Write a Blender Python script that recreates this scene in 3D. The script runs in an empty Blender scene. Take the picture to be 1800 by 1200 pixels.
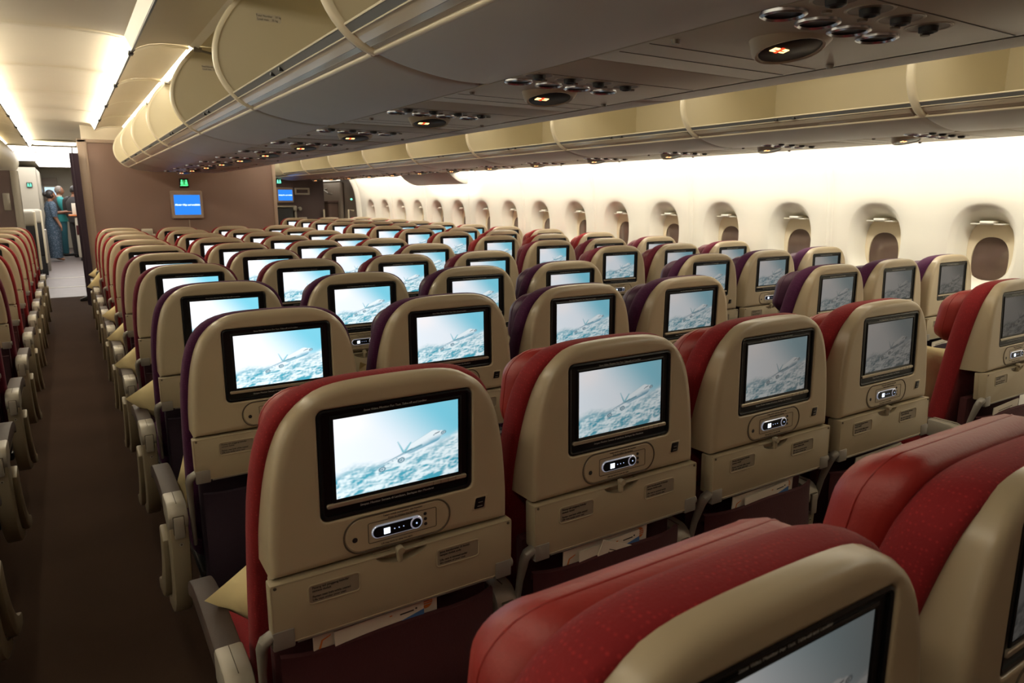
import bpy, bmesh, math, random
import numpy as np
from mathutils import Vector, Matrix
random.seed(7)
PI = math.pi
S = bpy.context.scene
COL = S.collection

# ------------------------------------------------------------------ materials
def mat(name, col, rough=0.5, metal=0.0, spec=0.5, noise=None, bump=None, coat=0.0):
    m = bpy.data.materials.new(name); m.use_nodes = True
    nt = m.node_tree; b = nt.nodes['Principled BSDF']
    b.inputs['Base Color'].default_value = (*col, 1); b.inputs['Roughness'].default_value = rough
    b.inputs['Metallic'].default_value = metal; b.inputs['Specular IOR Level'].default_value = spec
    if coat: b.inputs['Coat Weight'].default_value = coat; b.inputs['Coat Roughness'].default_value = .15
    if noise:                                   # (scale, amount): gentle wear/mottle
        tc = nt.nodes.new('ShaderNodeTexCoord'); n = nt.nodes.new('ShaderNodeTexNoise')
        n.inputs['Scale'].default_value = noise[0]; n.inputs['Detail'].default_value = 5
        nt.links.new(tc.outputs['Object'], n.inputs['Vector'])
        r = nt.nodes.new('ShaderNodeValToRGB'); a = noise[1]
        r.color_ramp.elements[0].position = .3; r.color_ramp.elements[1].position = .7
        r.color_ramp.elements[0].color = (*[c*(1-a) for c in col], 1)
        r.color_ramp.elements[1].color = (*[min(1, c*(1+a)) for c in col], 1)
        nt.links.new(n.outputs['Fac'], r.inputs['Fac']); nt.links.new(r.outputs['Color'], b.inputs['Base Color'])
    if bump:                                    # (scale, strength)
        tc = nt.nodes.new('ShaderNodeTexCoord'); n = nt.nodes.new('ShaderNodeTexNoise')
        n.inputs['Scale'].default_value = bump[0]; n.inputs['Detail'].default_value = 4
        nt.links.new(tc.outputs['Object'], n.inputs['Vector'])
        bp = nt.nodes.new('ShaderNodeBump'); bp.inputs['Strength'].default_value = bump[1]; bp.inputs['Distance'].default_value = .004
        nt.links.new(n.outputs['Fac'], bp.inputs['Height']); nt.links.new(bp.outputs['Normal'], b.inputs['Normal'])
    return m

def emis(name, col, strength):
    m = bpy.data.materials.new(name); m.use_nodes = True
    nt = m.node_tree; nt.nodes.clear()
    o = nt.nodes.new('ShaderNodeOutputMaterial'); e = nt.nodes.new('ShaderNodeEmission')
    e.inputs['Color'].default_value = (*col, 1); e.inputs['Strength'].default_value = strength
    nt.links.new(e.outputs[0], o.inputs['Surface'])
    return m

def fabric(name, col, dot):
    """woven upholstery with a small repeating fleck"""
    m = mat(name, col, .85, spec=.25); nt = m.node_tree; b = nt.nodes['Principled BSDF']
    tc = nt.nodes.new('ShaderNodeTexCoord'); v = nt.nodes.new('ShaderNodeTexVoronoi')
    v.inputs['Scale'].default_value = 150; v.inputs['Randomness'].default_value = .35
    nt.links.new(tc.outputs['Object'], v.inputs['Vector'])
    r = nt.nodes.new('ShaderNodeValToRGB')
    r.color_ramp.elements[0].position = .12; r.color_ramp.elements[0].color = (*dot, 1)
    r.color_ramp.elements[1].position = .34; r.color_ramp.elements[1].color = (*col, 1)
    nt.links.new(v.outputs['Distance'], r.inputs['Fac']); nt.links.new(r.outputs['Color'], b.inputs['Base Color'])
    b.inputs['Sheen Weight'].default_value = .04
    n = nt.nodes.new('ShaderNodeTexNoise'); n.inputs['Scale'].default_value = 260
    nt.links.new(tc.outputs['Object'], n.inputs['Vector'])
    bp = nt.nodes.new('ShaderNodeBump'); bp.inputs['Strength'].default_value = .35; bp.inputs['Distance'].default_value = .002
    nt.links.new(n.outputs['Fac'], bp.inputs['Height']); nt.links.new(bp.outputs['Normal'], b.inputs['Normal'])
    return m

WARM = (1.0, .90, .70)
M = dict(
    shell=mat('beige_plastic', (.39, .318, .212), .30, noise=(6, .03)),
    tray=mat('beige_tray_plastic', (.345, .285, .187), .42, noise=(6, .03), bump=(500, .04)),
    armp=mat('arm_plastic', (.24, .195, .125), .42, noise=(6, .03)),
    groove=mat('dark_groove', (.07, .05, .03), .7),
    grey=mat('grey_metal_paint', (.24, .22, .19), .4, .25),
    silver=mat('silver_cap', (.33, .30, .245), .42, .3, bump=(300, .05)),
    black=mat('gloss_black', (.004, .0045, .005), .34, spec=.28),
    black2=mat('satin_black', (.012, .012, .013), .5),
    bar=mat('bezel_bar', (.42, .36, .27), .35, .5),
    chrome=mat('lamp_rim', (.62, .64, .70), .22, .9),
    hring=mat('handset_ring', (.62, .64, .70), .22, .9),
    padbrown=mat('arm_leatherette', (.046, .027, .020), .60, bump=(220, .1)),
    placard=mat('placard_film', (.23, .19, .135), .5),
    ink=mat('dark_ink', (.03, .024, .018), .7),
    whiteink=mat('pale_ink', (.45, .45, .43), .7),
    redfab=fabric('red_fabric', (.20, .010, .013), (.29, .017, .020)),
    redlea=mat('red_leather', (.27, .018, .015), .46, bump=(180, .12), noise=(9, .06)),
    purfab=fabric('purple_fabric', (.055, .008, .042), (.10, .016, .075)),
    purlea=mat('purple_leather', (.060, .013, .045), .45, bump=(180, .12), noise=(9, .06)),
    plufab=fabric('plum_fabric', (.115, .010, .026), (.20, .02, .05)),
    plulea=mat('plum_leather', (.13, .016, .030), .45, bump=(180, .12), noise=(9, .06)),
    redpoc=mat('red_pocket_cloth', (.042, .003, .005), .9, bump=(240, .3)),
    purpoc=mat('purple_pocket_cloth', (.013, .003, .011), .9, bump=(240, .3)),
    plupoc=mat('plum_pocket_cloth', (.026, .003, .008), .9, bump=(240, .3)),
    pillow=mat('pale_yellow_cotton', (.66, .55, .29), .9, bump=(40, .35), noise=(14, .05)),
    ivory=mat('ivory_bin', (.68, .615, .45), .48, noise=(4, .02)),
    binlow=mat('bin_skin', (.50, .485, .44), .45, noise=(4, .02)),
    psu=mat('psu_panel', (.42, .37, .28), .45, noise=(5, .03)),
    psudark=mat('psu_bowl', (.16, .125, .09), .5),
    bead=mat('rail_bead', (.74, .67, .50), .3),
    strip=mat('grey_strip', (.16, .165, .165), .4),
    lip=mat('clear_lip', (.50, .44, .34), .2, coat=.5),
    wallm=mat('wall_lining', (.78, .75, .66), .5, noise=(3, .015)),
    ceil=mat('ceiling_panel', (.72, .65, .52), .55, noise=(2.5, .02)),
    shade=mat('window_shade', (.70, .61, .44), .6),
    glass=mat('night_window', (.115, .078, .062), .10, spec=.8, noise=(7, .12)),  # brown base colour stands in for the cabin's reflection
    carpet=mat('brown_carpet', (.040, .022, .014), .95, spec=.1, noise=(3, .10), bump=(350, .5)),
    vinyl=mat('grey_vinyl', (.125, .10, .095), .5, noise=(5, .10)),
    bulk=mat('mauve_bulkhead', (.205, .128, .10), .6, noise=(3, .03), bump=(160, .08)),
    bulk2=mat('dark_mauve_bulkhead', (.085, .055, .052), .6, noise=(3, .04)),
    trimb=mat('bulkhead_trim', (.34, .25, .19), .45),
    curt=mat('purple_curtain', (.022, .010, .020), .9, bump=(60, .3)),
    galley=mat('galley_panel', (.42, .385, .31), .5, noise=(3, .03)),
    steel=mat('door_grey', (.27, .22, .18), .45, noise=(5, .05)),
    paper=mat('white_paper', (.62, .56, .46), .6),
    paperblue=mat('blue_print', (.04, .12, .30), .55),
    paperor=mat('orange_print', (.55, .16, .03), .55),
    skin=mat('skin', (.25, .115, .065), .55),
    hair=mat('dark_hair', (.012, .009, .008), .5),
    greyhair=mat('grey_hair', (.16, .14, .125), .6),
    batik=None,
    suit=mat('charcoal_suit', (.035, .032, .034), .8),
    teal=mat('teal_cloth', (.02, .23, .24), .75),
    tealdark=mat('dark_teal_cloth', (.015, .09, .12), .8),
    shoe=mat('black_shoe', (.01, .01, .01), .4),
    amber=emis('amber_icon', (1.0, .62, .22), 3.2),
    redicon=emis('red_icon', (1.0, .06, .02), 1.8),
    lampglow=emis('sign_pip', (1.0, .62, .28), 3),
    green=emis('green_sign', (.10, 1.0, .28), 1.6),
    green2=emis('mint_sign', (.22, 1.0, .66), 1.5),
    blue=emis('blue_screen', (.035, .27, 1.0), 1.0),
    txt=emis('screen_text', (.75, 1.0, 1.0), 1.3),
    hset=emis('handset_lcd', (.75, .85, 1.0), 2.2),
    hset2=emis('handset_led', (.5, .65, 1.0), 1.0),
    cove=emis('cove_diffuser', WARM, 28.0),
    cove_dim=emis('cove_diffuser_dim', WARM, 15.0),
    cove_off=mat('unlit_diffuser', (.80, .76, .66), .45),
    coveb=emis('bin_cove_diffuser', WARM, 15.0),
    coveb_dim=emis('bin_cove_diffuser_dim', WARM, 8.5),
    wash=emis('wall_wash_tube', (1.0, .95, .84), 42.0),
    galleyl=emis('galley_light', (1.0, .95, .90), 6.0),
    water=mat('dark_screen', (.01, .01, .012), .2),
)
pb = M['hring'].node_tree.nodes['Principled BSDF']; pb.inputs['Emission Color'].default_value = (.62, .68, .85, 1); pb.inputs['Emission Strength'].default_value = .24   # backlit rim
# batik print for the crew dress
m = mat('blue_batik', (.10, .15, .22), .8); nt = m.node_tree
tc = nt.nodes.new('ShaderNodeTexCoord'); v = nt.nodes.new('ShaderNodeTexVoronoi'); v.inputs['Scale'].default_value = 34
r = nt.nodes.new('ShaderNodeValToRGB')
r.color_ramp.elements[0].color = (.17, .14, .18, 1); r.color_ramp.elements[0].position = .12
r.color_ramp.elements[1].color = (.035, .062, .095, 1); r.color_ramp.elements[1].position = .45
e_ = r.color_ramp.elements.new(.28); e_.color = (.10, .15, .21, 1)
nt.links.new(tc.outputs['Object'], v.inputs['Vector']); nt.links.new(v.outputs['Distance'], r.inputs['Fac'])
nt.links.new(r.outputs['Color'], nt.nodes['Principled BSDF'].inputs['Base Color']); M['batik'] = m

# LCD picture: colours live in the mesh; like a real panel it fades off axis
def lcd_material():
    m = bpy.data.materials.new('lcd_picture'); m.use_nodes = True; nt = m.node_tree; nt.nodes.clear()
    o = nt.nodes.new('ShaderNodeOutputMaterial'); e = nt.nodes.new('ShaderNodeEmission')
    a = nt.nodes.new('ShaderNodeAttribute'); a.attribute_name = 'picture'
    ge = nt.nodes.new('ShaderNodeNewGeometry'); vt = nt.nodes.new('ShaderNodeVectorTransform')
    vt.vector_type = 'NORMAL'; vt.convert_from = 'WORLD'; vt.convert_to = 'OBJECT'; nt.links.new(ge.outputs['Incoming'], vt.inputs[0])
    fl = nt.nodes.new('ShaderNodeVectorMath'); fl.operation = 'MULTIPLY'; fl.inputs[1].default_value = (1, 1, 0); nt.links.new(vt.outputs[0], fl.inputs[0])
    no = nt.nodes.new('ShaderNodeVectorMath'); no.operation = 'NORMALIZE'; nt.links.new(fl.outputs[0], no.inputs[0])
    dp = nt.nodes.new('ShaderNodeVectorMath'); dp.operation = 'DOT_PRODUCT'; dp.inputs[1].default_value = (0, -1, 0); nt.links.new(no.outputs[0], dp.inputs[0])
    c = nt.nodes.new('ShaderNodeMath'); c.operation = 'ABSOLUTE'; nt.links.new(dp.outputs['Value'], c.inputs[0])      # sideways viewing angle, cosine
    p = nt.nodes.new('ShaderNodeMath'); p.operation = 'POWER'; p.inputs[1].default_value = 2.8
    nt.links.new(c.outputs[0], p.inputs[0])
    s = nt.nodes.new('ShaderNodeMath'); s.operation = 'MULTIPLY'; s.inputs[1].default_value = 1.2
    nt.links.new(p.outputs[0], s.inputs[0])
    mp = nt.nodes.new('ShaderNodeMapRange'); mp.inputs['From Min'].default_value = .80; mp.inputs['From Max'].default_value = .42
    mp.inputs['To Min'].default_value = 0; mp.inputs['To Max'].default_value = .92
    nt.links.new(c.outputs[0], mp.inputs['Value'])
    hs = nt.nodes.new('ShaderNodeMix'); hs.data_type = 'RGBA'
    bw = nt.nodes.new('ShaderNodeRGBToBW'); nt.links.new(a.outputs['Color'], bw.inputs[0])
    tint = nt.nodes.new('ShaderNodeMix'); tint.data_type = 'RGBA'; tint.blend_type = 'MULTIPLY'; tint.inputs['Factor'].default_value = 1
    nt.links.new(bw.outputs[0], tint.inputs['A']); tint.inputs['B'].default_value = (1, .90, .80, 1)
    nt.links.new(mp.outputs[0], hs.inputs['Factor']); nt.links.new(a.outputs['Color'], hs.inputs['A']); nt.links.new(tint.outputs['Result'], hs.inputs['B'])
    nt.links.new(hs.outputs['Result'], e.inputs['Color']); nt.links.new(s.outputs[0], e.inputs['Strength'])
    g = nt.nodes.new('ShaderNodeBsdfGlossy'); g.inputs['Roughness'].default_value = .25; g.inputs['Color'].default_value = (.035, .035, .035, 1)
    ad = nt.nodes.new('ShaderNodeAddShader'); nt.links.new(e.outputs[0], ad.inputs[0]); nt.links.new(g.outputs[0], ad.inputs[1])
    nt.links.new(ad.outputs[0], o.inputs['Surface'])
    m.cycles.emission_sampling = 'NONE'
    return m
M['lcd'] = lcd_material()

# ------------------------------------------------------------------ mesh helpers
def link(name, me, parent=None, loc=None):
    o = bpy.data.objects.new(name, me); COL.objects.link(o)
    if parent is not None: o.parent = parent
    if loc is not None: o.location = loc
    return o

def mesh(bm, name, mats, smooth=True, ang=40):
    bmesh.ops.remove_doubles(bm, verts=bm.verts, dist=1e-6)
    bmesh.ops.recalc_face_normals(bm, faces=bm.faces)
    me = bpy.data.meshes.new(name); bm.to_mesh(me); bm.free()
    for m in (mats if isinstance(mats, (list, tuple)) else [mats]): me.materials.append(m)
    if smooth:
        me.polygons.foreach_set('use_smooth', [True]*len(me.polygons))
        me.set_sharp_from_angle(angle=math.radians(ang))
    return me

def part(name, bm, mats, parent=None, loc=None, smooth=True, ang=40, label=None):
    o = link(name, mesh(bm, name, mats, smooth, ang), parent, loc)
    if label: o['label'] = label
    return o

def empty(name, loc=(0, 0, 0), rz=0.0):
    o = bpy.data.objects.new(name, None); COL.objects.link(o); o.location = loc; o.rotation_euler = (0, 0, rz)
    o.empty_display_size = .05
    return o

def tag(o, label, cat, group=None):
    o['label'] = label; o['category'] = cat
    if group: o['group'] = group
    return o

def struct(o):
    o['kind'] = 'structure'; return o

def rbox(bm, x0, x1, y0, y1, z0, z1, r=.004, seg=2, mi=0):
    t = bmesh.new(); bmesh.ops.create_cube(t, size=1)
    for v in t.verts:
        v.co = Vector(((x0+x1)/2 + v.co.x*(x1-x0), (y0+y1)/2 + v.co.y*(y1-y0), (z0+z1)/2 + v.co.z*(z1-z0)))
    if r > 0: bmesh.ops.bevel(t, geom=t.edges[:], offset=min(r, .49*min(x1-x0, y1-y0, z1-z0)), segments=seg, profile=.5, affect='EDGES')
    merge(bm, t, mi)

def merge(bm, t, mi=0):
    for f in t.faces: f.material_index = mi
    tmp = bpy.data.meshes.new('t'); t.to_mesh(tmp); t.free(); bm.from_mesh(tmp); bpy.data.meshes.remove(tmp)

def loft(bm, rings, cap0=True, cap1=True, closed=True, mi=0):
    vs = [[bm.verts.new(p) for p in r] for r in rings]; n = len(rings[0]); fs = []
    for a, b in zip(vs, vs[1:]):
        for i in range(n if closed else n-1):
            j = (i+1) % n
            try: fs.append(bm.faces.new((a[i], a[j], b[j], b[i])))
            except ValueError: pass
    if cap0 and n > 2: fs.append(bm.faces.new(vs[0][::-1]))
    if cap1 and n > 2: fs.append(bm.faces.new(vs[-1]))
    for f in fs: f.material_index = mi
    return vs

def prism(bm, pts, a, b, axis='x', r=0, mi=0):
    """outline of 2-D points swept from a to b along an axis (x: pts=(y,z); y: (x,z); z: (x,y))"""
    t = bmesh.new()
    f = {'x': lambda p, s: (s, p[0], p[1]), 'y': lambda p, s: (p[0], s, p[1]), 'z': lambda p, s: (p[0], p[1], s)}[axis]
    loft(t, [[f(p, a) for p in pts], [f(p, b) for p in pts]])
    bmesh.ops.recalc_face_normals(t, faces=t.faces)
    if r: bmesh.ops.bevel(t, geom=[e for e in t.edges if len(e.link_faces) == 2 and e.calc_face_angle(0) > .6], offset=r, segments=2, profile=.5, affect='EDGES', clamp_overlap=True)
    merge(bm, t, mi)

def tube(bm, path, r, n=10, mi=0, cap=True, flat=1.0):
    rings = []; P = [Vector(p) for p in path]; a = None
    for i, p in enumerate(P):
        d = (P[min(i+1, len(P)-1)]-P[max(i-1, 0)]).normalized()
        up = Vector((0, 0, 1)) if abs(d.z) < .9 else Vector((0, 1, 0))
        q = d.cross(up) if a is None else a-d*a.dot(d)                # carry the frame along without twisting
        if q.length < 1e-4: q = d.cross(up)
        a = q.normalized(); b = a.cross(d).normalized()
        rr = r[i] if isinstance(r, (list, tuple)) else r
        rings.append([p + a*math.cos(2*PI*k/n)*rr + b*math.sin(2*PI*k/n)*rr*flat for k in range(n)])
    loft(bm, rings, cap, cap, mi=mi)

def disc_y(bm, x, z, y, r, depth, n=20, mi=0, rz=None):
    rz = rz or r
    ring = lambda yy, s: [(x+r*s*math.cos(2*PI*k/n), yy, z+rz*s*math.sin(2*PI*k/n)) for k in range(n)]
    loft(bm, [ring(y, .9), ring(y+depth*.25, 1), ring(y+depth, 1)], mi=mi)

def rr_loop(w, h, r, n=6):
    """rounded rectangle half sizes w,h"""
    out = []
    for cx, cz, a0 in ((w-r, h-r, 0), (-w+r, h-r, PI/2), (-w+r, -h+r, PI), (w-r, -h+r, 1.5*PI)):
        for k in range(n+1):
            a = a0 + PI/2*k/n; out.append((cx+r*math.cos(a), cz+r*math.sin(a)))
    return out

def plate_y(bm, cx, cz, w, h, r, y0, y1, bev=.001, n=6, mi=0):
    """rounded plate facing -y; front face at y0"""
    L = rr_loop(w, h, r, n); Ls = rr_loop(w-bev, h-bev, max(r-bev, .0005), n)
    loft(bm, [[(cx+p[0], y0, cz+p[1]) for p in Ls], [(cx+p[0], y0+bev, cz+p[1]) for p in L], [(cx+p[0], y1, cz+p[1]) for p in L]], mi=mi)

def frame_y(bm, cx, cz, w, h, r, t, y0, y1, mi=0):
    """rounded ring (frame) facing -y"""
    O = rr_loop(w, h, r); I = rr_loop(w-t, h-t, max(r-t, .0008))
    f = lambda L, y: [(cx+p[0], y, cz+p[1]) for p in L]
    loft(bm, [f(I, y1), f(I, y0+t*.2), f([((a[0]+b[0])/2, (a[1]+b[1])/2) for a, b in zip(I, O)], y0), f(O, y0+t*.2), f(O, y1)], False, False, mi=mi)

def smooth_pts(P, n=4):
    """Catmull-Rom through an open polyline"""
    out = []
    for i in range(len(P)-1):
        p0 = P[max(i-1, 0)]; p1 = P[i]; p2 = P[i+1]; p3 = P[min(i+2, len(P)-1)]
        for k in range(n):
            t = k/n
            out.append(tuple(.5*((2*b)+(c-a)*t+(2*a-5*b+4*c-d)*t*t+(-a+3*b-3*c+d)*t**3) for a, b, c, d in zip(p0, p1, p2, p3)))
    out.append(tuple(P[-1])); return out

def ray_loop(loop, c, angs):
    """points of a closed 2-D loop in the given directions from c"""
    out = []
    for a in angs:
        d = (math.cos(a), math.sin(a)); best = None
        for i in range(len(loop)):
            p = loop[i]; q = loop[(i+1) % len(loop)]
            ex, ez = q[0]-p[0], q[1]-p[1]; den = d[0]*ez-d[1]*ex
            if abs(den) < 1e-12: continue
            t = ((p[0]-c[0])*ez-(p[1]-c[1])*ex)/den; s = ((p[0]-c[0])*d[1]-(p[1]-c[1])*d[0])/den
            if t > 0 and -1e-6 <= s <= 1+1e-6 and (best is None or t > best): best = t
        out.append((c[0]+d[0]*best, c[1]+d[1]*best))
    return out

def inset(loop, d):
    """shrink a convex-ish closed loop along its normals"""
    n = len(loop); out = []
    area = sum(loop[i][0]*loop[(i+1) % n][1]-loop[(i+1) % n][0]*loop[i][1] for i in range(n))
    sg = 1 if area > 0 else -1
    for i in range(n):
        a = loop[i-1]; b = loop[(i+1) % n]; tx, tz = b[0]-a[0], b[1]-a[1]; L = math.hypot(tx, tz) or 1
        out.append((loop[i][0]-sg*tz/L*d, loop[i][1]+sg*tx/L*d))
    return out

_DG = None
def text_into(bm, s, size, loc, rot=(PI/2, 0, 0), mi=0, extrude=.0002, shear=0, align='CENTER', bold=0):
    cu = bpy.data.curves.new('t', 'FONT'); cu.body = s; cu.size = size; cu.align_x = align; cu.align_y = 'CENTER'
    cu.extrude = extrude; cu.shear = shear; cu.resolution_u = 2; cu.offset = bold
    o = bpy.data.objects.new('t', cu); COL.objects.link(o); o.location = loc; o.rotation_euler = rot
    dg = bpy.context.evaluated_depsgraph_get(); me = bpy.data.meshes.new_from_object(o.evaluated_get(dg)); me.transform(o.matrix_basis)
    t = bmesh.new(); t.from_mesh(me); bpy.data.objects.remove(o); bpy.data.curves.remove(cu); bpy.data.meshes.remove(me)
    merge(bm, t, mi)

def children(o): return [c for c in COL.objects if c.parent is o]
def kids_map():
    d = {}
    for c in COL.objects:
        if c.parent is not None: d.setdefault(c.parent.name, []).append(c)
    return d
def copy_tree(o, km, parent=None):
    c = o.copy(); COL.objects.link(c)
    if parent is not None: c.parent = parent
    for ch in km.get(o.name, []): copy_tree(ch, km, c)
    return c

# ------------------------------------------------------------------ the picture on the seat screens
def picture_mesh(nx=144, nz=108):
    u, v = np.meshgrid(np.linspace(0, 1, nx+1), np.linspace(0, 1, nz+1))
    rng = np.random.RandomState(4)
    def noise(sx, sy, oct_=5):
        tot = np.zeros_like(u); amp = 1; s = 0
        for k in range(oct_):
            gx, gy = int(sx*2**k)+2, int(sy*2**k)+2; g = rng.rand(gy+1, gx+1)
            X = u*(gx-1); Y = v*(gy-1); i = X.astype(int); j = Y.astype(int); fx = X-i; fy = Y-j
            fx = fx*fx*(3-2*fx); fy = fy*fy*(3-2*fy)
            tot += amp*((g[j, i]*(1-fx)+g[j, i+1]*fx)*(1-fy)+(g[j+1, i]*(1-fx)+g[j+1, i+1]*fx)*fy); s += amp; amp *= .55
        return tot/s
    mixc = lambda a, b, t: a*(1-t[..., None])+b*t[..., None]
    sm = lambda e0, e1, x: (lambda t: t*t*(3-2*t))(np.clip((x-e0)/(e1-e0), 0, 1))
    W = np.array([.90, .96, 1.0]); Cy = np.array([.20, .62, .78]); Tl = np.array([.07, .38, .50])
    sky = mixc(np.array([.86, .93, 1.0])*np.ones(u.shape+(3,)), Cy*np.ones(u.shape+(3,)), sm(.38, 1.0, u*.9+(v-.5)*.55))
    rays = np.exp(-(((u-.10)/.16)**2+((v-.92)/.2)**2))
    sky = mixc(sky, np.array([1.0, .96, .97])*np.ones_like(sky), rays*.9)
    n1 = noise(5, 6); n2 = noise(10, 13)
    hor = .36+.10*u+.12*(noise(5, 2, 3)-.5)
    hor = hor+.07*sm(.7, 1, u)
    cl = sm(-.04, .05, hor-v)
    n3 = noise(20, 26, 2); dn = n1*.5+n2*.33+n3*.17; em = dn-np.roll(np.roll(dn, -2, 0), 2, 1); c = np.clip((dn-.47)*2.8+.42+em*6, 0, 1)
    cloud = mixc(Tl*np.ones_like(sky), np.array([.80, .93, .97])*np.ones_like(sky), c)
    cloud = mixc(cloud, W*np.ones_like(sky), .25*sm(.2, .42, v))
    img = mixc(sky, cloud, cl)
    haze = np.exp(-((v-hor+.02)/.05)**2)*.55*(1-u*.5)
    img = mixc(img, W*np.ones_like(img), np.clip(haze, 0, 1))
    asp = 4/3
    def cap(p, q, r0, r1, col, soft=.006, low=None):
        nonlocal img
        ax, ay = p[0]*asp, p[1]; bx, by = q[0]*asp, q[1]; px, py = u*asp, v
        dx, dy = bx-ax, by-ay; L2 = dx*dx+dy*dy
        t = np.clip(((px-ax)*dx+(py-ay)*dy)/L2, 0, 1); d = np.hypot(px-ax-t*dx, py-ay-t*dy)-(r0+(r1-r0)*t)
        side = ((px-ax)*dy-(py-ay)*dx)/math.sqrt(L2)
        k = sm(soft, -soft, d); cc = np.ones_like(img)*np.array(col)
        if low is not None: cc = mixc(cc, np.array(low)*np.ones_like(img), sm(-.2*max(r0, r1), 1.0*max(r0, r1), side))
        img = mixc(img, cc, k)
    cap((.52, .415), (.61, .465), .018, .058, (.74, .88, .95), low=(.16, .42, .56))
    cap((.585, .45), (.79, .562), .058, .082, (.40, .60, .70)); cap((.585, .45), (.79, .562), .055, .078, (.84, .94, .98), low=(.13, .38, .52))       # fuselage
    cap((.79, .562), (.848, .585), .077, .036, (.84, .94, .98), low=(.13, .38, .52))       # nose
    cap((.53, .43), (.487, .575), .011, .004, (.20, .52, .62))                              # fin
    cap((.545, .435), (.592, .535), .014, .008, (.26, .58, .68))                               # tailplane
    cap((.60, .44), (.325, .305), .014, .004, (.40, .58, .68), low=(.06, .16, .24))         # wing
    cap((.68, .47), (.55, .415), .014, .012, (.20, .42, .52), low=(.12, .28, .36))
    for ex, ey, er in ((.505, .325, .032), (.35, .255, .030), (.865, .585, .022)):
        cap((ex, ey), (ex+.012, ey+.006), er, er, (.08, .20, .28)); cap((ex+.004, ey), (ex+.010, ey+.004), er*.62, er*.62, (.62, .78, .84)); cap((ex+.004, ey), (ex+.008, ey+.004), er*.3, er*.3, (.12, .22, .30))
    cap((.80, .59), (.835, .605), .006, .006, (.06, .12, .16)); cap((.785, .575), (.792, .579), .005, .005, (.10, .2, .25))
    for k in range(4): cap((.37+.035*k, .305+.018*k), (.374+.035*k, .300+.018*k), .006, .004, (.2, .36, .44))
    img = np.clip(img, 0, 1)
    verts = [(float(a), 0.0, float(b)) for a, b in zip(u.ravel(), v.ravel())]
    N = nx+1
    faces = [(j*N+i, j*N+i+1, (j+1)*N+i+1, (j+1)*N+i) for j in range(nz) for i in range(nx)]
    w, h = .242, .1475
    me = bpy.data.meshes.new('screen'); me.from_pydata([((a-.5)*w, 0, (b-.5)*h) for a, _, b in verts], [], faces)
    at = me.color_attributes.new('picture', 'FLOAT_COLOR', 'POINT')
    at.data.foreach_set('color', np.concatenate([img.reshape(-1, 3), np.ones((img.size//3, 1))], 1).astype(np.float32).ravel())
    me.materials.append(M['lcd']); return me

# ------------------------------------------------------------------ the seat
LEAN = .20
def lean(z): return max(0, (1.141-z))*LEAN

HALF = smooth_pts([(0, 1.141), (.06, 1.140), (.115, 1.135), (.152, 1.121), (.182, 1.097), (.204, 1.064), (.218, 1.022), (.228, .97), (.234, .91), (.237, .86), (.237, .8085)], 3)
SHELL = HALF + [(-x, z) for x, z in HALF[::-1]][:-1]

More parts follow.
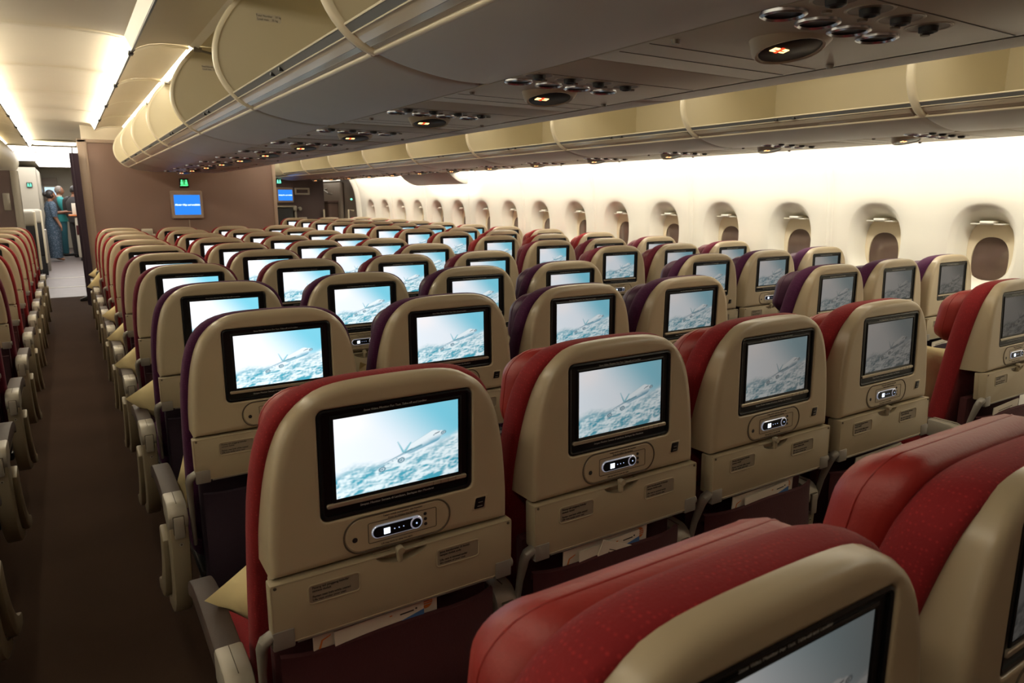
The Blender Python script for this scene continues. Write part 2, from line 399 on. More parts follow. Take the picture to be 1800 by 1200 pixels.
HEADUP = 0.0
def build_seat(fab, lea, poc, name='airline_seat'):
    R = empty(name)
    C = (0, .985)
    bez = rr_loop(.151, .1035, .014, 4); bez = [(p[0]+.004, p[1]+.996) for p in bez]
    angs = sorted(set([round(2*PI*k/72, 6) for k in range(72)] + [round(math.atan2(p[1]-C[1], p[0]-C[0]) % (2*PI), 6) for p in bez+[(.237, .8085), (-.237, .8085)]]))
    O = ray_loop(SHELL, C, angs); H = ray_loop(bez, C, angs)
    bm = bmesh.new()
    rad = lambda L, d: [(C[0]+(p[0]-C[0])*(1-d/math.hypot(p[0]-C[0], p[1]-C[1])), C[1]+(p[1]-C[1])*(1-d/math.hypot(p[0]-C[0], p[1]-C[1]))) for p in L]
    def rin(d):                                        # shrink towards the centre but stay clear of the screen opening
        out = []
        for p, h in zip(O, H):
            ro = math.hypot(p[0]-C[0], p[1]-C[1]); rh = math.hypot(h[0]-C[0], h[1]-C[1]); r_ = max(ro-d, rh+.0095+(.0215-d)*.35)
            out.append((C[0]+(p[0]-C[0])*r_/ro, C[1]+(p[1]-C[1])*r_/ro))
        return out
    O1 = rin(.0035); O2 = rin(.010); O3 = rin(.0185); O4 = rin(.0215)
    ring = lambda L, f: [(p[0], f(p[1]), p[1]) for p in L]
    loft(bm, [ring(O, lambda z: .030+lean(z)), ring(O, lambda z: .0135), ring(O1, lambda z: .0055), ring(O2, lambda z: .0014), ring(O3, lambda z: 0.0), ring(O4, lambda z: 0.0),
              ring(rad(H, -.0075), lambda z: 0.0), ring(rad(H, -.0045), lambda z: 0.0), ring(rad(H, -.0012), lambda z: .0012), ring(H, lambda z: .003), ring(H, lambda z: .016)], True, True)
    part('seat_shell', bm, M['shell'], R)
    # screen unit
    bm = bmesh.new(); cx, cz = .004, .996
    plate_y(bm, cx, cz, .150, .1025, .013, .006, .016, .002)
    frame_y(bm, cx, cz, .1495, .102, .013, .007, .0015, .012)
    frame_y(bm, cx+.001, cz+.008, .128, .081, .003, .006, .0035, .010)
    b = part('screen_bezel', bm, M['black'], R)
    s = link('screen', PIC, b, (cx+.001, .0052, cz+.0085))
    bm = bmesh.new(); plate_y(bm, cx, cz-.0755, .139, .0042, .004, .001, .008, .0012)
    for k in range(4): rbox(bm, .07+.016*k, .0705+.016*k, .0006, .002, cz-.079, cz-.072, 0, mi=1)
    part('brightness_bar', bm, [M['bar'], M['groove']], b)
    bm = bmesh.new(); text_into(bm, 'Stow Video Monitor For Taxi, Take-off and Landing', .0058, (cx-.004, .0054, cz+.0905)); part('lettering', bm, M['whiteink'], b, smooth=False); bm = bmesh.new()
    text_into(bm, 'Simpan Monitor Semasa di Landasan, Berlepas dan Mendarat', .0060, (cx-.004, .0054, cz-.0865))
    part('lettering', bm, M['whiteink'], b, smooth=False)
    # oval control panel
    bm = bmesh.new(); pcx, pcz = -.002, .8525
    L = rr_loop(.106, .0345, .0335, 10)
    tube(bm, [(pcx+p[0], -.0002, pcz+p[1]) for p in L+L[:1]], .0017, 6, mi=1)
    plate_y(bm, pcx, pcz, .104, .0325, .0318, -.0012, .006, .002, 10)
    frame_y(bm, pcx+.008, pcz, .069, .0205, .004, .0012, -.0020, .002, mi=1)
    for k, tx in enumerate(('Tekan untuk melepaskan alat kawalan', 'Press to release the handset')):
        text_into(bm, tx, .0052, (pcx+.008, -.0015, pcz+.0285-.006*k), mi=2)
    text_into(bm, 'Lift tray latch to stow the table', .0050, (pcx-.005, -.0015, pcz-.0262), mi=2)
    disc_y(bm, pcx-.086, pcz-.006, -.0016, .0052, .002, 14, mi=3)
    for k in range(3): disc_y(bm, pcx+.053+.0005*k, pcz+.0115-.0105*k, -.0022, .0034, .003, 12, mi=3)
    part('control_panel', bm, [M['shell'], M['groove'], M['ink'], M['black2']], R)
    bm = bmesh.new(); hx, hz = pcx-.004, pcz
    plate_y(bm, hx, hz, .0505, .0125, .0122, -.0045, .003, .0012, 8)
    plate_y(bm, hx, hz, .0483, .0106, .0104, -.0055, .002, .0006, 8, mi=1)
    h = part('handset', bm, [M['hring'], M['black']], R)
    bm = bmesh.new(); rbox(bm, hx-.028, hx-.016, -.0062, -.005, hz-.0062, hz+.0052, 0)
    part('handset_display', bm, M['hset'], h)
    bm = bmesh.new(); disc_y(bm, hx+.037, hz, -.0064, .0125, .004, 20); disc_y(bm, hx+.037, hz, -.0070, .0100, .004, 20, mi=1); disc_y(bm, hx+.037, hz, -.0076, .0018, .003, 8, mi=2)
    part('dial', bm, [M['hring'], M['black'], M['hset2']], h)
    bm = bmesh.new()
    for k in range(3): disc_y(bm, hx-.007+.009*k, hz, -.0060, .0012, .002, 8)
    part('indicator', bm, M['hset2'], h)
    # power socket
    bm = bmesh.new(); t = bmesh.new(); rbox(t, -.016, .016, -.0012, .004, -.0155, .0155, .004, 2)
    for v in t.verts: v.co.x += v.co.z*.18
    merge(bm, t); t = bmesh.new(); rbox(t, -.0125, .0125, -.0020, .004, -.0125, .0125, .003, 2)
    for v in t.verts: v.co.x += v.co.z*.18
    merge(bm, t, 1); rbox(bm, -.006, .005, -.0026, -.001, -.007, -.0055, 0, mi=2); rbox(bm, -.004, .006, -.0026, -.001, .001, .0022, 0, mi=2)
    part('usb_port', bm, [M['shell'], M['black'], M['grey']], R, (.171, 0, .857))
    # tray table
    bm = bmesh.new()
    pts = [(-.243, .686), (-.243, .8055)] + [(-.052+.052*(1-math.cos(PI*k/10)), .8055-.022*math.sin(PI*k/10)) for k in range(11)] + [(.243, .8055), (.243, .686)]
    prism(bm, pts, -.007, .020, 'y', .0025)
    rbox(bm, -.236, .236, .012, .04, .700, .804, .004)
    frame_y(bm, 0, .746, .2425, .0592, .004, .003, -.0078, .004); tube(bm, [(-.20, -.003, .6845), (.20, -.003, .6845)], .0035, 8, mi=1)
    for sg in (-1, 1): disc_y(bm, sg*.234, .799, -.0086, .003, .002, 8, mi=2)
    t_ = part('tray_table', bm, [M['tray'], M['grey'], M['groove']], R)
    for sx, pz, lines in ((-.131, .7685, ('Pasang tali pinggang keledar', 'semasa duduk', 'Fasten seat belt while seated', 'Life vest under your seat')),
                          (.118, .7655, ('Jaket keselamatan di bawah', 'tempat duduk anda', 'Life vest is stowed under', 'the centre of your seat'))):
        bm = bmesh.new(); frame_y(bm, sx, pz, .0485, .0195, .008, .0030, -.0092, -.005); plate_y(bm, sx, pz, .0460, .0170, .005, -.0076, -.004, .0004, mi=1)
        for k, tx in enumerate(lines): text_into(bm, tx, .0060, (sx-.040, -.0078, pz+.0118-.0062*k-(.0045 if k > 1 else 0)), mi=2, align='LEFT', bold=.0001)
        part('placard', bm, [M['tray'], M['placard'], M['ink']], t_)
    bm = bmesh.new(); t = bmesh.new(); rbox(t, -.0075, .0075, -.016, -.002, -.022, .012, .006, 3)
    for v in t.verts:
        if v.co.z < -.005: v.co.x = v.co.x*.62
    merge(bm, t); disc_y(bm, 0, .004, -.019, .0078, .010, 16)
    part('tray_latch', bm, M['tray'], R, (-.006, 0, .806))
    for sg in (-1, 1):
        bm = bmesh.new()
        if sg < 0: tube(bm, [(sg*.226, .004, .703), (sg*.243, .004, .704), (sg*.254, .006, .697), (sg*.258, .012, .682), (sg*.256, .035, .62), (sg*.250, .075, .47)], [.0120, .0130, .0135, .0125, .009, .007], 12, flat=.85)
        else: tube(bm, [(.236, .002, .705), (.247, .002, .705), (.249, .002, .705)], [.011, .011, .008], 12)
        rbox(bm, min(sg*.243, sg*.205), max(sg*.243, sg*.205), -.0095, .012, .679, .716, .003)
        part('tray_arm', bm, M['grey'], R)
    # upholstered back
    half = smooth_pts([(0, 1.1405), (.07, 1.1395), (.125, 1.135), (.168, 1.122), (.20, 1.098), (.223, 1.061), (.238, 1.01), (.247, .94), (.251, .86), (.252, .70), (.250, .52), (.242, .44), (.20, .425)], 2)
    loop = half + [(-x, z) for x, z in half[::-1]][:-1]
    bm = bmesh.new(); rg = lambda d, y: [(p[0], .024+lean(p[1])+y, p[1]) for p in inset(loop, d)]
    loft(bm, [rg(.030, .004), rg(.012, .002), rg(.005, .006), rg(.0015, .014), rg(0, .026), rg(0, .040), rg(.003, .054), rg(.010, .067), rg(.022, .076), rg(.036, .080)])
    part('back_cushion', bm, fab, R, ang=80)
    hl = rr_loop(.208, .103, .070, 8); bm = bmesh.new()
    def hr(d, y, wing=0):
        return [(p[0]*(1 if d >= 0 else 1), .092+lean(1.02+p[1])+y+wing*max(0, abs(p[0])-.10)*1.6*(y > .02), (1.004+HEADUP)+p[1]+.004*math.cos(p[0]*9)) for p in inset(hl, d)]
    loft(bm, [hr(.045, 0), hr(.012, .004), hr(0, .022), hr(.003, .046, .12), hr(.017, .068, .18), hr(.048, .084, .2)])
    tube(bm, [hr(.003, .036, .12)[k % len(hl)] for k in range(len(hl)+1)], .0022, 5)
    part('headrest', bm, lea, R, ang=75)
    # seat pan, pocket, frame
    bm = bmesh.new(); t = bmesh.new(); rbox(t, -.243, .243, .20, .66, .345, .468, .045, 4)
    for v in t.verts:
        if v.co.z > .4: v.co.z += .018*(1-(v.co.x/.243)**2)*(1-((v.co.y-.43)/.23)**2)
    merge(bm, t); part('seat_cushion', bm, fab, R)
    bm = bmesh.new()
    rows = []
    for k in range(9):
        tt = k/8; z = .30+.336*tt; bul = math.sin(PI*min(1, tt*1.1)*.8)
        rows.append([(x, .055-.075*bul*(1-(x/.223)**4*.75)-.012*tt, z + .006*math.cos(x*12)*tt) for x in np.linspace(-.223, .223, 13)])
    back = [[(x, .075, p[0][2]) for x in np.linspace(-.223, .223, 13)] for p in [rows[0], rows[-1]]]
    loft(bm, [back[0]]+rows+[[(p[0], p[1]+.008, p[2]+.003) for p in rows[-1]], [(p[0], p[1]+.012, p[2]-.02) for p in rows[-1]]], False, False, False)
    rbox(bm, -.228, .228, .070, .10, .29, .70, .008)
    part('back_pocket', bm, poc, R)
    bm = bmesh.new(); rbox(bm, -.24, .24, .16, .20, .27, .31, .01); rbox(bm, -.24, .24, .50, .54, .27, .31, .01); rbox(bm, -.235, .235, .14, .62, .31, .345, .01)
    part('seat_frame', bm, M['black2'], R)
    for yy in (.18, .52):
        bm = bmesh.new(); prism(bm, [(-.02, 0), (.03, 0), (.022, .27), (-.016, .27)], -.018, .018, 'x', .004)
        part('leg', bm, M['grey'], R, (-.15, yy, 0))
    return R

def build_armrest(parent, x, outer=0, first=None):
    """arm with leatherette pad, metal hinge cap and a screwed support plate; outer=-1/+1 adds the aisle fairing"""
    bm = bmesh.new()
    pl = smooth_pts([(.066, .545), (.070, .45), (.088, .36), (.135, .27), (.22, .205), (.34, .175)], 4)
    pl2 = smooth_pts([(.35, .20), (.25, .245), (.195, .31), (.17, .40), (.165, .50), (.165, .55)], 4)
    prism(bm, pl+pl2, -.024, .024, 'x', .006)
    disc_y(bm, .002, .492, .066, .0058, .006, 12, mi=1); disc_y(bm, .002, .492, .0655, .003, .004, 8, mi=2)
    a = part('armrest', bm, [M['armp'], M['silver'], M['groove']], parent, (x, 0, 0))
    bm = bmesh.new(); prism(bm, smooth_pts([(.16, .602), (.30, .607), (.44, .600), (.53, .578), (.565, .545), (.555, .525)], 4)+[(.50, .548), (.30, .558), (.16, .556)], -.025, .025, 'x', .009)
    part('arm_pad', bm, M['padbrown'], a)
    bm = bmesh.new(); rbox(bm, -.023, .023, .17, .52, .545, .560, .004); part('arm_rim', bm, M['armp'], a)
    bm = bmesh.new(); cap = [(.185, .610), (.185, .545), (.12, .530)]+[(.105+.045*math.cos(t), .568+.042*math.sin(t)) for t in np.linspace(-PI*.62, -PI*1.52, 10)]
    prism(bm, cap, -.0265, .0265, 'x', .007)
    rbox(bm, -.0150, .0150, .0575, .075, .526, .581, .002, mi=1); rbox(bm, -.0132, .0132, .0545, .075, .515, .579, .003)
    rbox(bm, -.0006, .0006, .085, .182, .6095, .6112, 0, mi=1)
    part('hinge_cap', bm, [M['silver'], M['groove']], a)
    if outer:
        bm = bmesh.new(); o = outer
        q = smooth_pts([(.165, .47), (.20, .36), (.27, .26), (.37, .185), (.50, .15)], 4)+smooth_pts([(.515, .185), (.42, .225), (.33, .30), (.27, .39), (.245, .49)], 4)
        prism(bm, q, o*.012, o*.038, 'x', .006)
        part('side_fairing', bm, M['armp'], a)
    return a

PIC = picture_mesh()
protos = {}
for key, f, l, p in (('red', 'redfab', 'redlea', 'redpoc'), ('purple', 'purfab', 'purlea', 'purpoc'), ('plum', 'plufab', 'plulea', 'plupoc')):
    if not protos:
        R = build_seat(M[f], M[l], M[p]); protos[key] = R; base = R
    else:
        # same seat, other upholstery
        km = kids_map(); R = copy_tree(base, km); protos[key] = R
        sub = {M['redfab'].name: M[f], M['redlea'].name: M[l], M['redpoc'].name: M[p]}
        for c in children(R):
            if c.type == 'MESH' and c.data.materials and c.data.materials[0].name in sub:
                c.data = c.data.copy(); c.data.materials[0] = sub[c.data.materials[0].name]
PITCHX = .5427
# armrest prototypes hang on helper empties until copied
arm_plain = build_armrest(None, 0); arm_left = build_armrest(None, 0, -1); arm_right = build_armrest(None, 0, 1)
KM = kids_map()
YC = {0: .305, 1: 1.142, 2: 1.985, 3: 2.79, 4: 3.61, 5: 4.42, 6: 5.20, 7: 6.0, 8: 6.78, 9: 7.55, 10: 8.34}
YR = {1: 1.18, 2: 1.97, 3: 2.76, 4: 3.54, 5: 4.31, 6: 5.08, 7: 5.90, 8: 6.71, 9: 7.5, 10: 8.3, 11: 9.05, 12: 9.78, 13: 10.5, 14: 11.3}
XC = [.468, 1.019, 1.563, 2.105]
XR = [3.078, 3.622, 4.165]
XL = [-.555]
ORD = ['nearest', 'second', 'third', 'fourth', 'fifth', 'sixth', 'seventh', 'eighth', 'ninth', 'tenth', 'eleventh', 'twelfth', 'thirteenth', 'fourteenth', 'fifteenth']
def colour(r): return 'red' if r < 2 or r > 5 else ('purple' if r < 4 else 'plum')
CN = ['beside the open aisle', 'second from the open aisle', 'third from the open aisle', 'fourth from the open aisle']
RN = ['on its aisle side', 'in its middle', 'next to the window wall']
SEATS = {}
dtilt = {('c', 1, 0): .022, ('c', 1, 1): -.026, ('c', 1, 2): -.023, ('c', 1, 3): -.035, ('c', 3, 0): .03, ('r', 1, 0): -.06, ('r', 2, 1): -.03, ('r', 2, 2): -.034}
def add_seat(blk, r, c, x, y, label, group, arms):
    o = copy_tree(protos[colour(r)], KM); o.location = (x, y, 0)
    t = dtilt.get((blk, r, c), random.uniform(-.015, .012))
    for ch in children(o):
        n = ch.name.split('.')[0]
        if n in ('seat_frame', 'leg', 'seat_cushion', 'back_pocket'): continue
        # recline about the hip
        mtx = Matrix.Translation((0, .10, .55)) @ Matrix.Rotation(t, 4, 'X') @ Matrix.Translation((0, -.10, -.55))
        mtx = Matrix.Translation((0, -.0, 0)) @ mtx
        ch.location = mtx @ Vector(ch.location); ch.rotation_euler = (t, 0, 0)
    tag(o, label, 'airline seat', group)
    for proto, ax in arms:
        a = copy_tree(proto, KM, o); a.location = (ax, -.022, 0)
    SEATS[(blk, r, c)] = o
    up = {('c', 0, 1): .028, ('c', 1, 1): .006}.get((blk, r, c), random.choice((0, 0, .004, -.006)))
    for ch in children(o):
        if ch.name.startswith('headrest'): ch.location.z += up
    return o
for r, y in YC.items():
    for c, x in enumerate(XC):
        if r == 0 and c > 1: continue
        arms = [(arm_left if c == 0 else arm_plain, -PITCHX/2-(.020 if c == 0 else .014))] + ([(arm_right, PITCHX/2-.004)] if c == 3 else [])
        add_seat('c', r, c, x, y, f'{colour(r)} airline seat, {ORD[r]} row of the four-seat centre block, {CN[c]}', 'seats in the centre block', arms)
for r, y in YR.items():
    for c, x in enumerate(XR):
        if r == 1 and c > 0: continue
        arms = [(arm_left if c == 0 else arm_plain, -PITCHX/2-(.020 if c == 0 else .014))] + ([(arm_plain, PITCHX/2)] if c == 2 else [])
        add_seat('r', r, c, x, y, f'{colour(r)} airline seat, {ORD[r-1]} row of the block along the windows, {RN[c]}', 'seats in the window block', arms)
for r in range(2, 12):
    y = YC.get(r, 9.12)
    add_seat('l', r, 0, XL[0], y, f'{colour(r)} airline seat across the open aisle, {ORD[r-2]} row from the camera', 'seats across the aisle', [(arm_right, PITCHX/2)])
for o in list(protos.values())+[arm_plain, arm_left, arm_right]:
    def kill(q):
        for ch in KM.get(q.name, []): kill(ch)
        bpy.data.objects.remove(q)
    kill(o)
for o in COL.objects:                                   # drop the suffix gap left by the removed masters
    pass

# ------------------------------------------------------------------ pillows
def pillow_mesh(seed):
    rnd = random.Random(seed); bm = bmesh.new(); n = 18; a = .205
    ph = rnd.uniform(0, 6)
    def pt(i, j, s):
        u = -1+2*i/n; v = -1+2*j/n
        pin = 1-.09*((1-u*u)*abs(v)**3+(1-v*v)*abs(u)**3)
        hgt = .066*((1-u**4)*(1-v**4))**.6*(1+.12*math.sin(5*u+ph)*math.cos(4*v))
        return (a*u*(pin if abs(v) < 2 else 1)*(1-.05*(1-v*v)*abs(u)**2*0), s*hgt, a*v*pin)
    for s in (-1, 1):
        vs = [[bm.verts.new(pt(i, j, s)) for j in range(n+1)] for i in range(n+1)]
        for i in range(n):
            for j in range(n): bm.faces.new((vs[i][j], vs[i+1][j], vs[i+1][j+1], vs[i][j+1]))
    return mesh(bm, 'pillow', M['pillow'], ang=70)
PM = [pillow_mesh(k) for k in range(3)]
def pillow(seat, dx, dy, z, rx, ry, rz, label, k=0):
    s = SEATS[seat].location
    o = link('pillow', PM[k], None, (s.x+dx, s.y+dy, z)); o.rotation_euler = (rx, ry, rz)
    tag(o, label, 'pillow', 'pillows on the seats'); return o
pil = {1: (-.022, .27, .622, .10, .80, -.08), 2: (-.05, .31, .625, .10, .22, -.15), 3: (-.06, .30, .625, .10, .86, -.15), 4: (-.06, .30, .63, .1, .75, -.15), 5: (-.06, .3, .64, .1, .7, -.2), 6: (-.05, .3, .64, .1, .8, -.2), 9: (-.09, .3, .65, .1, .6, -.2), 10: (-.05, .3, .65, .1, .75, -.2)}
for r, q in pil.items():
    pillow(('c', r, 0), *q, f'pale yellow pillow poking past the {colour(r)} aisle seat of the {ORD[r]} centre row', r % 3)
pillow(('r', 1, 0), -.10, .34, .66, .05, .25, -.1, 'pale yellow pillow leaning on the red seat nearest the far aisle, front window row', 1)
pillow(('c', 2, 1), -.08, .31, .64, .1, .3, .1, 'pale yellow pillow between the first two purple seats of the second centre row', 2)

# ------------------------------------------------------------------ papers in the seat pockets
def paper(seat, x0, x1, z0, z1, y, tilt, label, name, cat, kind):
    s = SEATS[seat].location; bm = bmesh.new(); w = x1-x0; h = z1-z0
    rbox(bm, 0, w, 0, .003, 0, h, 0)
    if kind == 'booklet':
        prism(bm, [(w*.08, h-.040), (w*.55, h-.034), (w, h-.018), (w, h-.05), (w*.08, h-.06)], -.0008, 0, 'y', mi=1)
        rbox(bm, w*.72, w*.88, -.0009, 0, h-.0145, h-.0120, 0, mi=2); disc_y(bm, w*.91, h-.011, -.0009, .0022, .0008, 8, mi=2)
        rbox(bm, w*.60, w*.63, -.0009, 0, h-.010, h-.008, 0, mi=3)
    elif kind == 'card':
        disc_y(bm, w*.905, h-.018, -.0010, .0135, .0010, 20, mi=1)
        for k in range(3): rbox(bm, w*.86, w*.95, -.0014, 0, h-.013-.005*k, h-.0115-.005*k, 0)
        prism(bm, [(w*.02, h-.05), (w*.06, h-.022), (w*.13, h-.016), (w*.13, h-.018), (w*.07, h-.024), (w*.04, h-.05)], -.0008, 0, 'y', mi=1)
    elif kind == 'leaflet':
        for k in range(3): rbox(bm, w*.2, w*(.75-.08*k), -.0006, 0, h-.02-.007*k, h-.018-.007*k, 0, mi=1)
    mats = [M['paper'], M['paperblue'] if kind == 'booklet' else (M['paperor'] if kind == 'card' else M['ink']), M['ink'], M['paperor']]
    o = part(name, bm, mats, None, (s.x+x0, s.y+y, z0), smooth=False); o.rotation_euler = (.04, tilt, 0)
    tag(o, label, cat); return o
for seat, nm in ((('c', 1, 0), 'red aisle seat'), (('c', 1, 1), 'second red seat'), (('c', 1, 2), 'third red seat'), (('c', 1, 3), 'fourth red seat')):
    k = seat[2]
    paper(seat, -.165+.015*k, .085+.015*k, .47, .676-.003*k, .022, -.015, f'white safety card with orange emblem behind the {nm} of the nearest full row', 'safety_card', 'card', 'card')
    paper(seat, -.125+.02*k, .055+.02*k, .465, .668-.003*k, .013, -.03-.02*k, f'white and blue booklet behind the {nm} of the nearest full row', 'booklet', 'booklet', 'booklet')
paper(('c', 1, 1), -.115, .02, .52, .692, .007, .40, 'white leaflet sticking up askew behind the second red seat, nearest full row', 'leaflet', 'leaflet', 'leaflet')
paper(('c', 2, 0), .03, .17, .46, .665, .015, 0, 'orange and white card in the pocket of the purple aisle seat, second row', 'safety_card', 'card', 'card')
paper(('r', 1, 0), -.14, .06, .46, .665, .015, -.05, 'white booklet in the pocket behind the red aisle seat of the window block', 'booklet', 'booklet', 'leaflet')
paper(('r', 2, 2), -.14, .04, .46, .665, .015, -.05, 'white booklet in the pocket behind the purple seat by the windows', 'booklet', 'booklet', 'leaflet')

# ------------------------------------------------------------------ the cabin shell
CX = 1.28                                               # cabin centre line
mir = lambda x: 2*CX-x
Y0, YE = -.95, 26.0
def sheet(name, prof, y0, y1, m, ny=1, closed=False):
    bm = bmesh.new(); loft(bm, [[(x, y0+(y1-y0)*k/ny, z) for x, z in prof] for k in range(ny+1)], False, False, closed)
    return struct(part(name, bm, m, ang=50))
bm = bmesh.new(); rbox(bm, -2.2, 4.7, Y0, 12.25, -.05, 0, 0); struct(part('floor', bm, M['carpet'], smooth=False))
bm = bmesh.new(); rbox(bm, -2.2, 4.7, 12.25, YE, -.05, 0, 0); struct(part('floor', bm, M['vinyl'], smooth=False))
for i, yy in enumerate((13.6, 15.2)):
    bm = bmesh.new(); rbox(bm, -.6, .4, yy, yy+.06, 0, .004, .001); struct(part('trim_%d' % (i+1), bm, M['galley']))
# main aisle ceilings (three runs each so their seams read)
seams = [-.88, .43, 1.74, 3.05, 4.35, 5.65, 6.95, 8.25, 9.55, 10.85, 12.15, 13.45]
cp = [(-.352, 2.268), (-.25, 2.281), (-.10, 2.287), (.015, 2.288), (.13, 2.287), (.28, 2.281), (.382, 2.268)]
vp = [(.392, 2.207), (.42, 2.224), (.47, 2.244), (.53, 2.254), (.60, 2.257), (.665, 2.254)]
for side in (0, 1):
    f = (lambda x: x) if side == 0 else mir
    for a, b in zip(seams, seams[1:]):
        if side == 1 and b > 13.4: continue
        sheet('ceiling', [(f(x), z) for x, z in cp], a+.006, b-.006, M['ceil'])
        for g in ((lambda x: x), (lambda x: .03-x)):
            if b > 9.6 and side == 0 and g(1) > 0: continue
            sheet('ceiling', [(f(g(x)), z) for x, z in vp], a+.004, b-.004, M['ceil'])
    for yy in seams[1:-1]:                              # joint strips
        sheet('ceiling', [(f(x), z-.010) for x, z in cp], yy-.012, yy+.012, M['bead'])
        for g in ((lambda x: x), (lambda x: .03-x)):
            sheet('ceiling', [(f(g(x)), z-.012) for x, z in vp], yy-.036, yy+.036, M['bead'])
# roof over everything keeps the cabin dark outside
bm = bmesh.new(); rbox(bm, -2.3, 4.8, Y0, YE, 2.48, 2.52, 0); struct(part('ceiling', bm, M['ceil'], smooth=False))
bm = bmesh.new(); rbox(bm, -2.3, 4.8, Y0-.05, Y0, 0, 2.5, 0); struct(part('wall_back_added', bm, M['bulk'], smooth=False))  # unseen wall, set close behind the camera to cut light from there

# cove lights of the near aisle: fascia diffuser with dark edge rail and brackets
def cove(side_f, a, b, lit, label):
    t = empty('ceiling_light', (side_f(.385), (a+b)/2, 2.21)); L = (b-a)/2
    q = lambda x: side_f(x)-side_f(.385)
    bm = bmesh.new(); loft(bm, [[(q(x), y, z-2.21) for x, z in ((.355, 2.272), (.384, 2.212))] for y in (-L+.006, L-.006)], False, False, False)
    part('diffuser', bm, M['cove'] if lit else (M['cove_dim'] if side_f(1) < 0 else M['cove_off']), t, smooth=False)
    bm = bmesh.new(); x0, x1 = sorted((q(.383), q(.393))); rbox(bm, x0, x1, -L, L, -.008, .004, .002); part('rail', bm, M['strip'], t)
    bm = bmesh.new(); x0, x1 = sorted((q(.372), q(.398))); rbox(bm, x0, x1, -L+.03, -L+.10, -.018, .002, .005)
    tube(bm, [(q(.396), -L+.06, -.01), (q(.404), -L+.0, .01), (q(.399), -L-.05, .004), (q(.407), -L-.09, .012)], .003, 6)
    part('bracket', bm, M['black2'], t)
    return tag(t, label, 'ceiling light', 'cove lights along the ceiling edge')
def binlight(f, a, b, lit, label):
    bm = bmesh.new(); loft(bm, [[(f(x), y, z) for x, z in ((.664, 2.256), (.702, 2.238))] for y in (a+.004, b-.004)], False, False, False)
    o = part('ceiling_light', bm, M['coveb'] if lit else M['cove_off'], smooth=False); return tag(o, label, 'ceiling light', 'cove lights along the bin tops')
idn = lambda x: x
lft = lambda x: .03-x
for k, (a, b) in enumerate(zip(seams, seams[1:])):
    lit = a > 4.0; st = 'glowing' if lit else 'unlit'
    n = ORD[k] if k < len(ORD) else str(k)
    if b < 9.6:
        cove(idn, a, b, lit, f'{st} cove light between open aisle ceiling and centre bins, {n} section')
        binlight(idn, a, b, lit, f'{st} light strip along the top of the centre bins, open aisle, {n} section')
    cove(lft, a, b, lit, f'glowing cove light on the far side of the open aisle ceiling, {n} section')
    binlight(lft, a, b, lit, f'{st} light strip above the bins across the open aisle, {n} section')
for f, nm in ((mir, 'centre bins'), (lambda x: mir(.03-x), 'window bins')):
    for a, b in ((-.88, 4.35), (4.35, 13.3)):
        bm = bmesh.new(); loft(bm, [[(f(x), y, z) for x, z in ((.664, 2.256), (.702, 2.238))] for y in (a, b)], False, False, False)
        tag(part('ceiling_light', bm, M['coveb_dim'], smooth=False), f'light strip over the far aisle on the side of the {nm}, '+('near run' if a < 0 else 'far run'), 'ceiling light')
        bm = bmesh.new(); loft(bm, [[(f(x), y, z) for x, z in ((.355, 2.272), (.384, 2.212))] for y in (a, b)], False, False, False)
        tag(part('ceiling_light', bm, M['cove_dim'], smooth=False), f'ceiling edge light of the far aisle next to the {nm}, '+('near run' if a < 0 else 'far run'), 'ceiling light')

